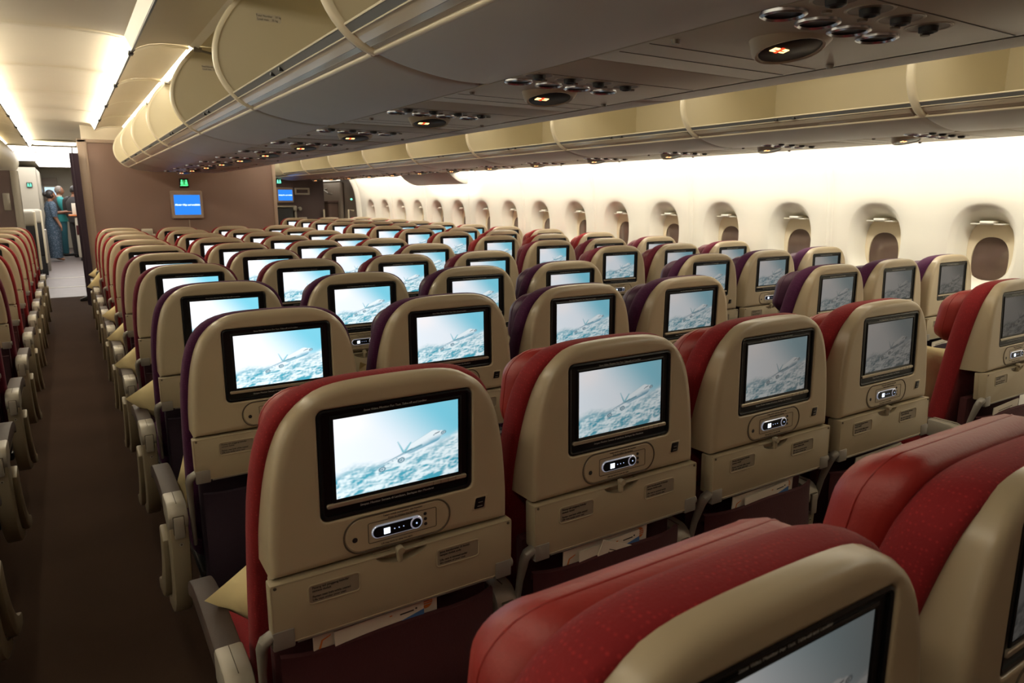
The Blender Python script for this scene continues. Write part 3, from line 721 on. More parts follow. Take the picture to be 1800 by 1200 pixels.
# ------------------------------------------------------------------ overhead bins
CUR = smooth_pts([(.587, 1.802), (.636, 1.823), (.686, 1.871), (.718, 1.933), (.726, 1.995), (.719, 2.045), (.702, 2.093), (.663, 2.158), (.623, 2.206), (.578, 2.256)], 3)
SKIN = smooth_pts([(.590, 1.797), (.545, 1.782), (.49, 1.769), (.42, 1.757), (.35, 1.7505), (.283, 1.750)], 3)
def bin_(name_label, mapx, a, b, depth, closed=False, hinge=True, grp='open overhead bins'):
    """mapx: distance u from the seat block's centre line -> world x; depth: u of the back wall"""
    L = b-a; t = empty('overhead_bin', (mapx(.4), a, 1.75)); ox = mapx(.4)
    X = lambda u: mapx(u)-ox
    Z = 1.75
    bm = bmesh.new()
    loft(bm, [[(X(u), y, z-Z+d) for u, z in SKIN] for y, d in ((.002, .016), (.006, .007), (.016, .002), (.034, 0), (L-.034, 0), (L-.016, .002), (L-.006, .007), (L-.002, .016))], False, False, False)
    # gently rounded seam edges
    part('bin_skin', bm, M['binlow'], t, ang=60)
    bm = bmesh.new(); tube(bm, [(X(.588), .012, 1.8035-Z), (X(.588), L-.012, 1.8035-Z)], .0085, 10); part('handle_rail', bm, M['bead'], t)
    if closed:
        bm = bmesh.new(); loft(bm, [[(X(u), y, z-Z) for u, z in CUR] for y in (.006, L-.006)], False, False, False); part('bin_door', bm, M['ivory'], t, ang=60)
        bm = bmesh.new(); prism(bm, [(X(u), z-Z) for u, z in CUR]+[(X(depth), 2.256-Z), (X(depth), 1.79-Z)], -.008, .004, 'y'); part('end_panel', bm, M['ivory'], t)
        bm = bmesh.new(); prism(bm, [(X(u), z-Z) for u, z in CUR]+[(X(depth), 2.256-Z), (X(depth), 1.79-Z)], L-.004, L+.008, 'y'); part('end_panel', bm, M['ivory'], t)
        return tag(t, name_label, 'overhead bin', grp)
    # ridged clear lip up to the grey strip
    pr = [(.594, 1.8035), (.606, 1.8095), (.610, 1.8085), (.622, 1.8165), (.626, 1.8160), (.640, 1.8275), (.652, 1.8385)]
    bm = bmesh.new(); loft(bm, [[(X(u), y, z-Z) for u, z in pr] for y in (.03, L-.03)], False, False, False)
    loft(bm, [[(X(u), y, z-Z+.006) for u, z in pr] for y in (.0, L)], False, False, False)
    part('lip', bm, M['lip'], t, smooth=False)
    bm = bmesh.new(); loft(bm, [[(X(u), y, z-Z) for u, z in ((.653, 1.8385), (.668, 1.8525), (.664, 1.8565), (.64, 1.84))] for y in (.02, L-.02)]); part('strip', bm, M['strip'], t)
    bm = bmesh.new(); tube(bm, [(X(.668), .02, 1.8555-Z), (X(.668), L-.02, 1.8555-Z)], .0032, 6)
    tube(bm, [(X(.651), .02, 1.837-Z), (X(.651), L-.02, 1.837-Z)], .0022, 6); part('strip_edge', bm, M['bead'], t)
    bm = bmesh.new()
    for q in (.46, .54): rbox(bm, X(.66)-.008, X(.66)+.008, L*q-.008, L*q+.008, 1.838-Z, 1.850-Z, .003)
    part('latch', bm, M['black2'], t)
    # floor, back wall, top
    bm = bmesh.new(); loft(bm, [[(X(u), y, z-Z) for u, z in ((.664, 1.8515), (.60, 1.815), (depth, 1.815), (depth, 2.255), (.56, 2.262))] for y in (0, L)], False, False, False)
    part('bin_liner', bm, M['ivory'], t, smooth=False)
    bm = bmesh.new(); loft(bm, [[(X(depth+.002 if depth < .3 else depth-.002), L*q+d, z-Z) for z in (1.815, 2.255)] for q in (.0,) for d in (L*.5-.004, L*.5+.004)], False, False, False)
    # divider at the far end: curved front edge with bright nosing
    poly = [(X(u), z-Z) for u, z in CUR[2:]]+[(X(depth), 2.256-Z), (X(depth), 1.81-Z), (X(.60), 1.806-Z)]
    bm.free(); bm = bmesh.new(); prism(bm, poly, L-.012, L+.012, 'y')
    d = part('divider', bm, M['ivory'], t, smooth=False)
    bm = bmesh.new(); path = [(X(u), L, z-Z) for u, z in CUR]
    rings = []
    for i, (u, z) in enumerate(CUR):
        p = CUR[max(i-1, 0)]; q = CUR[min(i+1, len(CUR)-1)]; tx, tz = q[0]-p[0], q[1]-p[1]; l = math.hypot(tx, tz); nx, nz = tz/l, -tx/l
        rings.append([(X(u+nx*o), L+w, z+nz*o-Z) for o, w in ((-.010, -.017), (.002, -.017), (.006, -.011), (.008, 0), (.006, .011), (.002, .017), (-.010, .017))])
    loft(bm, rings); part('nosing', bm, M['bead'], d, ang=60)
    bm = bmesh.new(); sg = 1 if X(.5) > X(.6) else -1
    xa = X(.56); rbox(bm, min(xa, xa+sg*.095), max(xa, xa+sg*.095), L-.0135, L-.0125, 2.135-Z, 2.163-Z, 0)
    text_into(bm, 'Total Number   10 kg', .011, (xa+sg*.047, L-.0138, 2.155-Z), mi=1); text_into(bm, 'Load max.   35 kg', .011, (xa+sg*.043, L-.0138, 2.142-Z), mi=1)
    part('placard', bm, [M['paper'], M['ink']], d, smooth=False)
    if hinge:
        bm = bmesh.new(); rbox(bm, min(X(.60), X(.56)), max(X(.60), X(.56)), L-.06, L-.02, 2.225-Z, 2.245-Z, .004)
        tube(bm, [(X(.60), L-.05, 2.235-Z), (X(.50), L-.06, 2.215-Z), (X(.40), L-.16, 2.235-Z)], .006, 8); part('hinge_arm', bm, M['grey'], t)
    return tag(t, name_label, 'overhead bin', grp)
cl = lambda u: CX-u
cr = lambda u: CX+u
wr = lambda u: 3.22+.587-u                               # window bins face the far aisle
wl = lambda u: mir(3.22+.587-u)
for k, (a, b) in enumerate(zip(seams, seams[1:])):
    if b > 9.6: break
    bin_(f'open ivory overhead bin over the centre seats facing the open aisle, {ORD[k]} bay', cl, a, b, .03, grp='bins over the centre seats, open aisle side')
    bin_(f'open overhead bin over the centre seats facing the far aisle, {ORD[k]} bay', cr, a, b, .03, grp='bins over the centre seats, far aisle side')
for k, (a, b) in enumerate(zip(seams, seams[1:])):
    if b < 12.2: bin_(f'open ivory overhead bin above the windows, {ORD[k]} bay', wr, a, b, -.08, grp='bins above the windows')
    elif a < 12.2: bin_('closed ivory overhead bin ending the row above the windows', wr, a, 12.95, -.08, True)
for k, (a, b) in enumerate(zip(seams, seams[1:])):
    if b > 4: bin_(f'closed overhead bin across the open aisle, {ORD[k]} bay', wl, a, b, -.08, True, grp='closed bins across the open aisle')
# backs of the bins up to the roof
for f in (idn, mir):
    sheet('ceiling', [(f(.70), 2.262), (f(1.28), 2.262)], Y0, 9.55, M['ceil'])
    sheet('ceiling', [(f(-.67), 2.262), (f(-1.6), 2.262)], Y0, 13.4, M['ceil'])

# ------------------------------------------------------------------ passenger service units
def teardrop(n=24):
    out = []
    for k in range(n):
        a = 2*PI*k/n; x = math.cos(a); y = math.sin(a)
        out.append((.066*x*(1-.0*y), .052*y*(1 if y > 0 else 1.15)*(1-.18*abs(x)**3)))
    return out
def psu_proto(w0, w1, sx):
    t = empty('passenger_service_unit')
    bm = bmesh.new(); rbox(bm, w0, w1, -.404, .404, .0, .02, .0025)
    for yy in (-.20, .22, .31): rbox(bm, w0+.01, w1-.01, yy, yy+.003, -.0006, .004, 0, mi=1)
    for q in (w0+.03, w1-.03): tube(bm, [(q, .17, .002), (q, .17, -.008)], [.010, .007], 10, mi=2)
    rbox(bm, w0-.012, w0-.002, -.404, .404, .004, .02, 0, mi=1); rbox(bm, w1+.002, w1+.012, -.404, .404, .004, .02, 0, mi=1)
    part('psu_panel', bm, [M['psu'], M['groove'], M['grey']], t)
    T = teardrop(); bm = bmesh.new(); tl = lambda x, y, z: (x, y, z-(y-.0)*.22)
    f = lambda s, z: [tl(sx+p[0]*s, .06+p[1]*s, z+.004) for p in T]
    g = lambda s, z: [(sx+p[0]*s, .06+p[1]*s, z) for p in T]
    loft(bm, [g(1.34, .002), f(1.22, -.006), f(1.10, -.012), f(1.02, -.011), f(.98, -.006)], True, False)
    loft(bm, [f(1.0, -.008), f(.97, -.0095)], False, True, mi=1)
    s = part('seat_belt_sign', bm, [M['psu'], M['black']], t)
    bm = bmesh.new(); w_ = bmesh.new()
    for sg in (-1, 1):
        q0 = sx-.026+sg*.013; rbox(w_, q0-.0075, q0+.0075, .054, .068, -.0062, -.0050, 0)
    rbox(w_, sx-.030, sx-.022, .051, .071, -.0064, -.0052, 0, mi=1); rbox(w_, sx-.040, sx-.012, .0595, .0625, -.0066, -.0054, 0, mi=1)
    for v in w_.verts: v.co = Vector(tl(*v.co))
    for v in w_.verts: v.co.z -= .0008
    tmp = bpy.data.meshes.new('t'); w_.to_mesh(tmp); w_.free(); bm.from_mesh(tmp); bpy.data.meshes.remove(tmp)
    part('belt_pictogram', bm, [M['amber'], M['redicon']], s, smooth=False)
    for k in range(4):
        x = -.15+.10*k
        n = 24; c = lambda r, z: [(r*math.cos(2*PI*q/n), r*math.sin(2*PI*q/n), z) for q in range(n)]
        bm = bmesh.new(); loft(bm, [c(.039, .002), c(.038, -.004), c(.033, -.0065), c(.030, -.003)], False, False); loft(bm, [c(.031, -.0015), c(.020, -.0005)], False, True, mi=1)
        part('reading_light', bm, [M['chrome'], M['black']], t, (sx+x-.04, -.07+.006*k, 0))
        bm = bmesh.new(); loft(bm, [c(.040, .001), c(.038, -.0015), c(.034, -.0008)], False, False); loft(bm, [c(.035, -.0006), c(.015, -.0004)], False, True, mi=1); loft(bm, [c(.0165, .0), c(.0155, -.009), c(.010, -.011), c(.008, -.006)], False, True, mi=2)
        part('air_nozzle', bm, [M['psu'], M['psudark'], M['black2']], t, (sx+x-.04, -.165+.006*k, 0))
        bm = bmesh.new(); loft(bm, [c(.009, .002), c(.008, -.004)], False, True); part('call_button', bm, M['psudark'], t, (sx+x+.01, -.115, 0))
    return t
pp = psu_proto(-.275, .275, -.05); rp = psu_proto(-.20, .30, -.06)
KM = kids_map()
for k, y in enumerate((.06, .88, 1.69, 2.49, 3.32, 4.17, 5.03, 5.86, 6.62, 7.42, 8.32, 9.12)):
    o = copy_tree(pp, KM); o.location = (CX, y, 1.75)
    tag(o, f'passenger service unit under the centre bins, {ORD[k]} one ahead, seat belt sign lit', 'passenger service unit', 'service units over the centre seats')
for k in range(16):
    y = -.5+.83*k
    o = copy_tree(rp, KM); o.location = (3.725, y, 1.752)
    tag(o, f'passenger service unit under the window bins, {ORD[k] if k < 15 else "last"} along the row', 'passenger service unit', 'service units over the window seats')
KM2 = kids_map()
for o in (pp, rp):
    def kill(q):
        for ch in KM2.get(q.name, []): kill(ch)
        bpy.data.objects.remove(q)
    kill(o)

# ------------------------------------------------------------------ window wall
WP = smooth_pts([(4.30, 0), (4.39, .30), (4.425, .70), (4.432, .95), (4.430, 1.14), (4.424, 1.26), (4.410, 1.43), (4.380, 1.60), (4.300, 1.772), (4.22, 1.86)], 5)
def wx(z):
    for (a, b), (c, d) in zip(WP, WP[1:]):
        if b <= z <= d: return a+(c-a)*(z-b)/(d-b)
    return WP[-1][0] if z > 1 else WP[0][0]
ZL, ZH = .74, 1.52
for name, f in (('wall_right', idn), ('wall_left', mir)):
    y0, y1 = Y0, 12.0 if f is idn else 14
    w = bmesh.new()
    for lo, hi in ((0, ZL), (ZH, 1.86)):
        zs = np.linspace(lo, hi, 10)
        loft(w, [[(f(wx(z)), y, z) for z in zs] for y in (y0, y1)], False, False, False)
    if f is mir:
        zs = np.linspace(ZL, ZH, 8); loft(w, [[(f(wx(z)), y, z) for z in zs] for y in (y0, y1)], False, False, False)
    else:
        k0 = -4; wy = [1.984+.638*k for k in range(k0, 16)]; edges = [wy[0]-.319+.638*k for k in range(len(wy)+1)]
        loft(w, [[(wx(z), y, z) for z in np.linspace(ZL, ZH, 8)] for y in (y0, edges[0])], False, False, False)
        loft(w, [[(wx(z), y, z) for z in np.linspace(ZL, ZH, 8)] for y in (edges[-1], y1)], False, False, False)
        zc = 1.165
        def oval(s, a=.160, b=.226, p=2.5, n=48, yc=0, dz=0):
            out = []
            for q in ANG:
                c_, s_ = math.cos(q), math.sin(q); rr = 1/((abs(c_)/(a*s))**p+(abs(s_)/(b*s))**p)**(1/p); out.append((yc+rr*c_, zc+dz+rr*s_))
            return out
        for i, yc in enumerate(wy):
            rect = [(yc-.319, ZL), (yc+.319, ZL), (yc+.319, ZH), (yc-.319, ZH)]
            ANG = sorted(set([round(2*PI*k/48, 6) for k in range(48)]+[round(math.atan2(p[1]-zc, p[0]-yc) % (2*PI), 6) for p in rect]))
            Rr = ray_loop(rect, (yc, zc), ANG); Ov = oval(1.17, yc=yc)
            mids = [[(a[0]+(b[0]-a[0])*t, a[1]+(b[1]-a[1])*t) for a, b in zip(Rr, Ov)] for t in (.5,)]
            loft(w, [[(wx(z)+d, y, z) for y, z in L] for L, d in ((Rr, 0), (mids[0], 0), (Ov, 0), (oval(1.12, yc=yc), .004), (oval(1.05, yc=yc), .016), (oval(.98, yc=yc), .036))], False, False)
            if yc < 1.0 or yc > 11.7: pass
            t = bmesh.new(); xi = 4.55
            O1 = oval(.98, yc=yc); O2 = oval(.78, yc=yc, dz=-.012)
            loft(t, [[(wx(z)+.036, y, z) for y, z in O1], [(wx(z)*.4+xi*.6, y, z) for y, z in [((a[0]+b[0])/2, (a[1]+b[1])/2) for a, b in zip(O1, O2)]], [(xi, y, z) for y, z in O2]], False, False)
            wn = struct(part('window_%d' % (i+1), t, M['shade'] if False else M['wallm'], ang=60))
            t = bmesh.new(); G = oval(.62, yc=yc-.004, dz=-.075); loft(t, [[(xi-.002, y, z) for y, z in O2], [(xi-.001, y, z) for y, z in G], [(xi+.012, y, z) for y, z in G]], False, False); part('shade', t, M['shade'], wn, smooth=False)
            t = bmesh.new(); loft(t, [[(xi+.008, y, z) for y, z in G], [(xi+.02, y, z) for y, z in G]], True, True); part('pane', t, M['glass'], wn, smooth=False)
            t = bmesh.new(); rbox(t, 4.475, xi, yc-.092, yc+.092, 1.302, 1.310, .003); rbox(t, 4.462, 4.53, yc-.038, yc+.038, 1.308, 1.324, .005); part('shade_handle', t, M['wallm'], wn)
    struct(part(name, w, M['wallm'], ang=60))
n = 2
for k in range(8):
    y = 2.941-1.276+1.276*k; bm = bmesh.new()
    if y > 11.9: break
    n += 1; loft(bm, [[(wx(z)-d, y+q, z) for z in np.linspace(.2, 1.80, 26)] for q, d in ((-.024, -.001), (-.012, .012), (.012, .012), (.024, -.001))], False, False, False)
    struct(part('trim_%d' % n, bm, M['wallm'], ang=60))
# light tubes behind the service units, washing the wall
for f, nm in ((idn, 'window wall'), (mir, 'wall across the open aisle')):
    for a, b in ((Y0+.1, 5.0), (5.0, 12.0)):
        bm = bmesh.new(); loft(bm, [[(f(x), y, z) for x, z in ((4.085, 1.795), (4.125, 1.815))] for y in (a, b)], False, False, False)
        tag(part('wall_light', bm, M['wash'], smooth=False), f'light tube washing the {nm}, '+('near' if a < 0 else 'far')+' run', 'wall light')
        bm = bmesh.new(); loft(bm, [[(f(x), y, z) for x, z in ((4.03, 1.752), (4.06, 1.80), (4.05, 1.83), (4.22, 1.862))] for y in (a, b)], False, False, False)
        n += 1; struct(part('trim_%d' % n, bm, M['ivory'], ang=30))
# soffit dropping below the bins two thirds along the wall
bm = bmesh.new(); prism(bm, [(3.95, 1.752), (4.0, 1.70), (4.07, 1.655), (4.15, 1.625), (4.20, 1.617), (4.215, 1.625), (4.215, 1.76)], 7.70, 9.15, 'y', .004); n += 1
struct(part('trim_%d' % n, bm, M['binlow']))
bm = bmesh.new(); rbox(bm, 4.225, 4.25, 7.78, 9.08, 1.70, 1.74, 0); tag(part('wall_light', bm, M['wash'], smooth=False), 'light tube behind the lowered soffit of the window wall', 'wall light')

# ------------------------------------------------------------------ bulkhead ahead of the centre block
YB = 9.9
bm = bmesh.new(); rbox(bm, .235, 2.43, YB, YB+.05, 0, 2.10, .004); struct(part('wall_front', bm, M['bulk']))
bm = bmesh.new(); rbox(bm, .20, .30, YB-.012, YB+.06, 0, 2.12, .006); rbox(bm, .275, .29, YB-.02, YB, 0, 2.1, .003); n += 1; struct(part('trim_%d' % n, bm, M['trimb']))
bm = bmesh.new(); rbox(bm, .20, 2.46, YB-.012, YB+.06, 2.085, 2.125, .006); n += 1; struct(part('trim_%d' % n, bm, M['trimb']))
bm = bmesh.new(); rbox(bm, 2.41, 2.455, YB-.012, YB+.06, 0, 2.12, .006); n += 1; struct(part('trim_%d' % n, bm, M['trimb']))
bm = bmesh.new(); rbox(bm, .25, 2.4, YB+.0, YB+.04, 2.12, 2.5, 0); struct(part('wall_front', bm, M['ceil']))
def monitor(x0, x1, z0, z1, y, txt, label):
    t = empty('wall_monitor', ((x0+x1)/2, y, (z0+z1)/2)); w, h = (x1-x0)/2, (z1-z0)/2
    bm = bmesh.new(); L = rr_loop(w, h, .02); L2 = rr_loop(w-.012, h-.012, .016); k = .80
    loft(bm, [[(p[0], 0, p[1]) for p in L], [(p[0], -.03, p[1]) for p in L], [(p[0], -.045, p[1]) for p in L2]]); part('monitor_frame', bm, M['galley'] if False else M['trimb'], t)
    bm = bmesh.new(); plate_y(bm, 0, 0, w*.81, h*.70, .004, -.0465, -.044, .0005); text_into(bm, txt, w*2*.076, (0, -.0475, .0), mi=1, shear=.25, bold=.002)
    part('display', bm, [M['blue'], M['txt']], t, smooth=False)
    return tag(t, label, 'monitor')
monitor(1.140, 1.515, 1.184, 1.537, YB-.001, 'Moving Map not available', 'wall monitor with a blue screen on the brown bulkhead ahead of the centre seats')
bm = bmesh.new(); rbox(bm, 1.33, 1.345, YB-.012, YB, .9, 1.185, .003); tag(part('cable_duct', bm, M['trimb']), 'thin cable duct running down from the bulkhead monitor', 'cable duct')
def lav_sign(x, z, y, m, label, s=1.0):
    t = empty('lavatory_sign', (x, y, z)); bm = bmesh.new(); plate_y(bm, 0, 0, .056*s, .058*s, .01, -.012, 0, .002); part('sign_box', bm, M['black2'], t)
    bm = bmesh.new()
    for q in (-.026, .026):
        disc_y(bm, q*s, .030*s, -.0135, .0105*s, .002, 14); prism(bm, [((q-.016)*s, -.016*s), ((q+.016)*s, -.016*s), ((q+.012)*s, .018*s), ((q-.012)*s, .018*s)], -.0135, -.011, 'y')
    rbox(bm, -.002*s, .002*s, -.0135, -.011, -.018*s, .036*s, 0); prism(bm, [(-.050*s, -.036*s), (.036*s, -.036*s), (.050*s, -.022*s), (-.040*s, -.022*s)], -.0135, -.011, 'y')
    part('pictogram', bm, m, t, smooth=False); return tag(t, label, 'sign')
lav_sign(1.315, 1.632, YB-.001, M['green'], 'small green lit pictogram sign on the bulkhead above the blue monitor')
for x, z, w, h, lb in ((.842, 1.02, .062, .05, 'white literature holder on the bulkhead behind the aisle seat'), (.90, .975, .03, .03, 'small white card beside the literature holder on the bulkhead'), (1.76, 1.055, .066, .012, 'white literature holder on the bulkhead behind the third seat column')):
    bm = bmesh.new(); rbox(bm, x-w, x+w, YB-.03, YB, z-h, z+h, .006); rbox(bm, x-w*.85, x+w*.85, YB-.032, YB-.02, z-h*.6, z+h*.6, .003, mi=1); tag(part('literature_holder', bm, [M['paper'], M['galley']]), lb, 'holder')
# aisle curtain, drawn back in pleats
bm = bmesh.new(); N = 36; pa = [(.155+.045*math.sin(k*1.9)*(1 if k % 2 else .6), YB-.16+.42*k/N) for k in range(N+1)]
loft(bm, [[(x+.012*(1-z/2), y, z) for x, y in pa] for z in np.linspace(.17, 1.955, 8)], False, False, False)
bmesh.ops.solidify(bm, geom=bm.faces[:], thickness=.012)
ct = empty('curtain', (0, 0, 0)); part('curtain_cloth', bm, M['curt'], ct)
bm = bmesh.new(); tube(bm, [(.145, YB-.2, 1.975), (.145, YB+.4, 1.975)], .006, 8); tube(bm, [(.145, YB-.05, 1.95), (.145, YB-.05, 2.02)], .006, 6); part('curtain_rail', bm, M['black2'], ct)
tag(ct, 'dark purple pleated curtain drawn back beside the bulkhead in the open aisle', 'curtain')

# ------------------------------------------------------------------ far end, window side
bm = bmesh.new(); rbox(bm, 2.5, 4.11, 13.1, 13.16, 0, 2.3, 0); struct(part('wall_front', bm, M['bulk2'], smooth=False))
monitor(3.235, 3.545, 1.36, 1.632, 13.09, 'Moving Map not available', 'smaller blue wall monitor on the dark wall at the far end of the window block')
lav_sign(3.30, 1.735, 13.09, M['green2'], 'mint green lit sign above the smaller far monitor', .85)
bm = bmesh.new(); frame_y(bm, 3.70, 1.565, .135, .062, .012, .03, -.05, 0); plate_y(bm, 3.70, 1.565, .11, .04, .004, -.012, 0, .002, mi=1); tag(part('wall_vent', bm, [M['galley'], M['bulk2']], None, (0, 13.095, 0)), 'beige framed slot on the dark wall right of the smaller monitor', 'vent')
t = empty('cabin_attendant_seat', (3.37, 13.08, 0))
bm = bmesh.new(); rbox(bm, -.17, .13, -.10, 0, .55, 1.28, .02); part('backrest', bm, M['black2'], t)
bm = bmesh.new(); frame_y(bm, -.01, .93, .19, .38, .04, .028, -.13, 0); rbox(bm, .12, .19, -.14, -.02, 1.22, 1.31, .02); disc_y(bm, .27, 1.255, -.04, .035, .04); part('seat_frame', bm, M['galley'], t)
bm = bmesh.new(); rbox(bm, -.17, .13, -.14, -.02, .40, .54, .02); part('seat_pan', bm, M['black2'], t)
tag(t, 'folded cabin crew seat in black with a beige frame below the smaller monitor', 'jump seat')
bm = bmesh.new(); rbox(bm, 3.62, 3.76, 13.05, 13.1, 1.03, 1.10, .005); tag(part('literature_holder', bm, M['paper']), 'pale literature holder low on the dark far wall', 'holder')
# exit vestibule
bm = bmesh.new(); rbox(bm, 4.15, 4.40, 13.0, 14.4, 1.765, 1.778, 0); tag(part('ceiling_light', bm, emis('added_exit_glow', (1, .9, .75), 1.6), smooth=False), 'dim glowing panel added to brighten the exit door vestibule', 'ceiling light')  # glowing panel added to brighten the dark exit area
bm = bmesh.new(); loft(bm, [[(wx(z)-d, y, z) for z in np.linspace(0, 1.86, 24)] for y, d in ((12.0, 0), (12.06, .05), (12.12, .05))], False, False, False); n += 1; struct(part('trim_%d' % n, bm, M['wallm'], ang=60))
bm = bmesh.new(); rbox(bm, 4.52, 4.56, 12.0, 15.2, 0, 2.3, 0); rbox(bm, 4.05, 4.56, 15.1, 15.2, 0, 2.3, 0); struct(part('wall_right', bm, M['steel'], smooth=False))
bm = bmesh.new(); rbox(bm, 4.05, 4.60, 12.1, 15.2, 1.78, 1.84, 0); struct(part('ceiling', bm, M['binlow'], smooth=False))
dr = empty('door_1', (4.5, 13.7, 0)); struct(dr)
bm = bmesh.new(); rbox(bm, -.06, .02, -.55, .55, .02, 1.75, .05, 3); struct(part('door_panel', bm, M['steel'], dr))
bm = bmesh.new(); rbox(bm, -.26, -.05, -.40, .42, .25, 1.36, .04, 3); rbox(bm, -.27, -.05, -.42, .44, 1.355, 1.40, .01); struct(part('door_slide', bm, M['bulk'], dr))
bm = bmesh.new(); tube(bm, [(-.10, -.2, 1.52), (-.18, -.2, 1.53), (-.18, .1, 1.6), (-.10, .1, 1.62)], .018, 8); struct(part('door_handle', bm, M['grey'], dr))
for x, lb in ((4.08, 'grab handle on the dark wall beside the exit door'), (4.36, 'grab handle on the window wall end beside the exit door')):
    bm = bmesh.new(); tube(bm, [(x, 13.05, 1.22), (x-.03, 12.95, 1.24), (x-.03, 12.95, .70), (x, 13.05, .68)] if x < 4.2 else [(4.46, 12.5, 1.22), (4.36, 12.5, 1.24), (4.36, 12.5, .75), (4.46, 12.5, .73)], .016, 8); tag(part('grab_handle', bm, M['bead']), lb, 'handle')
bm = bmesh.new(); disc_y(bm, 4.40, 1.425, 12.42, .018, .02, 12); tag(part('door_indicator', bm, M['green2']), 'tiny green light by the exit door handle', 'indicator')

# ------------------------------------------------------------------ far end of the open aisle
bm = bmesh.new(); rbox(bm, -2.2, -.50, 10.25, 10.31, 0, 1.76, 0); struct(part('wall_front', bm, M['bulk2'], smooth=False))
bm = bmesh.new(); rbox(bm, -.50, -.42, 10.22, 10.33, 0, 1.76, .012); rbox(bm, -.60, -.53, 10.235, 10.25, 1.30, 1.50, .02); n += 1; struct(part('trim_%d' % n, bm, M['grey']))
# cross-aisle ceiling with bright panels
bm = bmesh.new(); rbox(bm, -1.6, .9, 13.45, YE, 2.275, 2.30, 0); rbox(bm, .2, 2.5, 9.96, 13.45, 2.30, 2.34, 0); struct(part('ceiling', bm, M['ceil'], smooth=False))
for i, (x0, x1, y0, y1) in enumerate(((-.30, .25, 12.7, 13.3), (-.95, .55, 13.9, 15.4), (-.95, .55, 15.8, 17.3), (-.95, .55, 17.7, 19.2), (-.45, .55, 19.8, 22.6))):
    z = 2.25
    t = empty('ceiling_light', ((x0+x1)/2, (y0+y1)/2, z)); w, d = (x1-x0)/2, (y1-y0)/2
    bm = bmesh.new(); rbox(bm, -w, w, -d, d, -.004, .01, .003); part('diffuser', bm, M['galleyl'], t)
    bm = bmesh.new(); rbox(bm, -w-.03, w+.03, -d-.03, d+.03, .002, .02, .003); part('light_frame', bm, M['bead'], t)
    tag(t, f'bright ceiling light over the aisle beyond the curtain, {ORD[i]} towards the back wall', 'ceiling light')
# side walls of the vestibule, lavatory block and end wall
bm = bmesh.new(); rbox(bm, .86, .92, 11.2, YE, 0, 2.3, 0); struct(part('wall_right', bm, M['galley'], smooth=False))
bm = bmesh.new(); rbox(bm, -2.2, -.46, 19.0, 19.06, 0, 2.1, 0); rbox(bm, -.52, -.46, 19.06, YE-1, 0, 2.1, 0); struct(part('wall_left', bm, M['galley'], smooth=False))
bm = bmesh.new(); rbox(bm, -2.2, -2.15, 10.3, YE, 0, 2.2, 0); struct(part('wall_left', bm, M['galley'], smooth=False))
bm = bmesh.new(); rbox(bm, -.6, .9, YE-1.6, YE-1.5, 0, 2.3, 0); struct(part('wall_front', bm, M['galley'], smooth=False))
bm = bmesh.new(); rbox(bm, -.46, -.10, YE-1.75, YE-1.6, 1.30, 2.0, .01); rbox(bm, -.46, -.1, YE-1.77, YE-1.74, 1.83, 1.88, 0); rbox(bm, -.46, -.1, YE-1.77, YE-1.74, 1.25, 1.32, 0); struct(part('wall_front', bm, M['steel']))
t = empty('wall_monitor', (-.28, YE-1.78, 1.62)); bm = bmesh.new(); rbox(bm, -.17, .17, -.03, .02, -.15, .15, .015); part('monitor_frame', bm, M['bead'], t)
bm = bmesh.new(); rbox(bm, -.14, .12, -.034, -.028, -.115, .115, 0); rbox(bm, -.12, -.02, -.036, -.03, -.08, .0, 0, mi=1); part('display', bm, [emis('pale_screen', (.55, .78, 1.0), 1.3), M['blue']], t, smooth=False)
tag(t, 'pale blue screen on the end wall behind the crew', 'monitor')
lav_sign(-.60, 1.72, 18.98, M['green2'], 'mint green lit sign on the pale wall left of the crew', .95)
# two folded crew seats and a stowage box along the aisle
for i, (x, y) in enumerate(((-.62, 14.3), (-.56, 15.7))):
    t = empty('cabin_attendant_seat', (x, y, 0))
    bm = bmesh.new(); rbox(bm, -.22, .19, -.06, .12, .98, 1.24, .05, 3); part('headrest', bm, M['galley'], t)
    bm = bmesh.new(); rbox(bm, -.22, .18, -.03, .10, .40, 1.0, .02); part('backrest', bm, M['black2'], t)
    bm = bmesh.new(); rbox(bm, .165, .195, -.05, .12, .25, 1.22, .01); part('side_frame', bm, M['bead'], t)
    bm = bmesh.new(); rbox(bm, -.22, .18, 0, .16, .02, .42, .01); part('base', bm, M['black2'], t)
    tag(t, ('nearer' if i == 0 else 'farther')+' tall beige-topped seat with white side frame beyond the bulkhead', 'seat')
bm = bmesh.new(); rbox(bm, -.52, -.36, 16.9, 17.3, .0, .82, .015); rbox(bm, -.50, -.38, 16.895, 16.91, .34, .78, .01, mi=1); tag(part('stowage_box', bm, [M['grey'], M['galley']]), 'grey stowage panel standing at the aisle edge before the crew', 'stowage box')
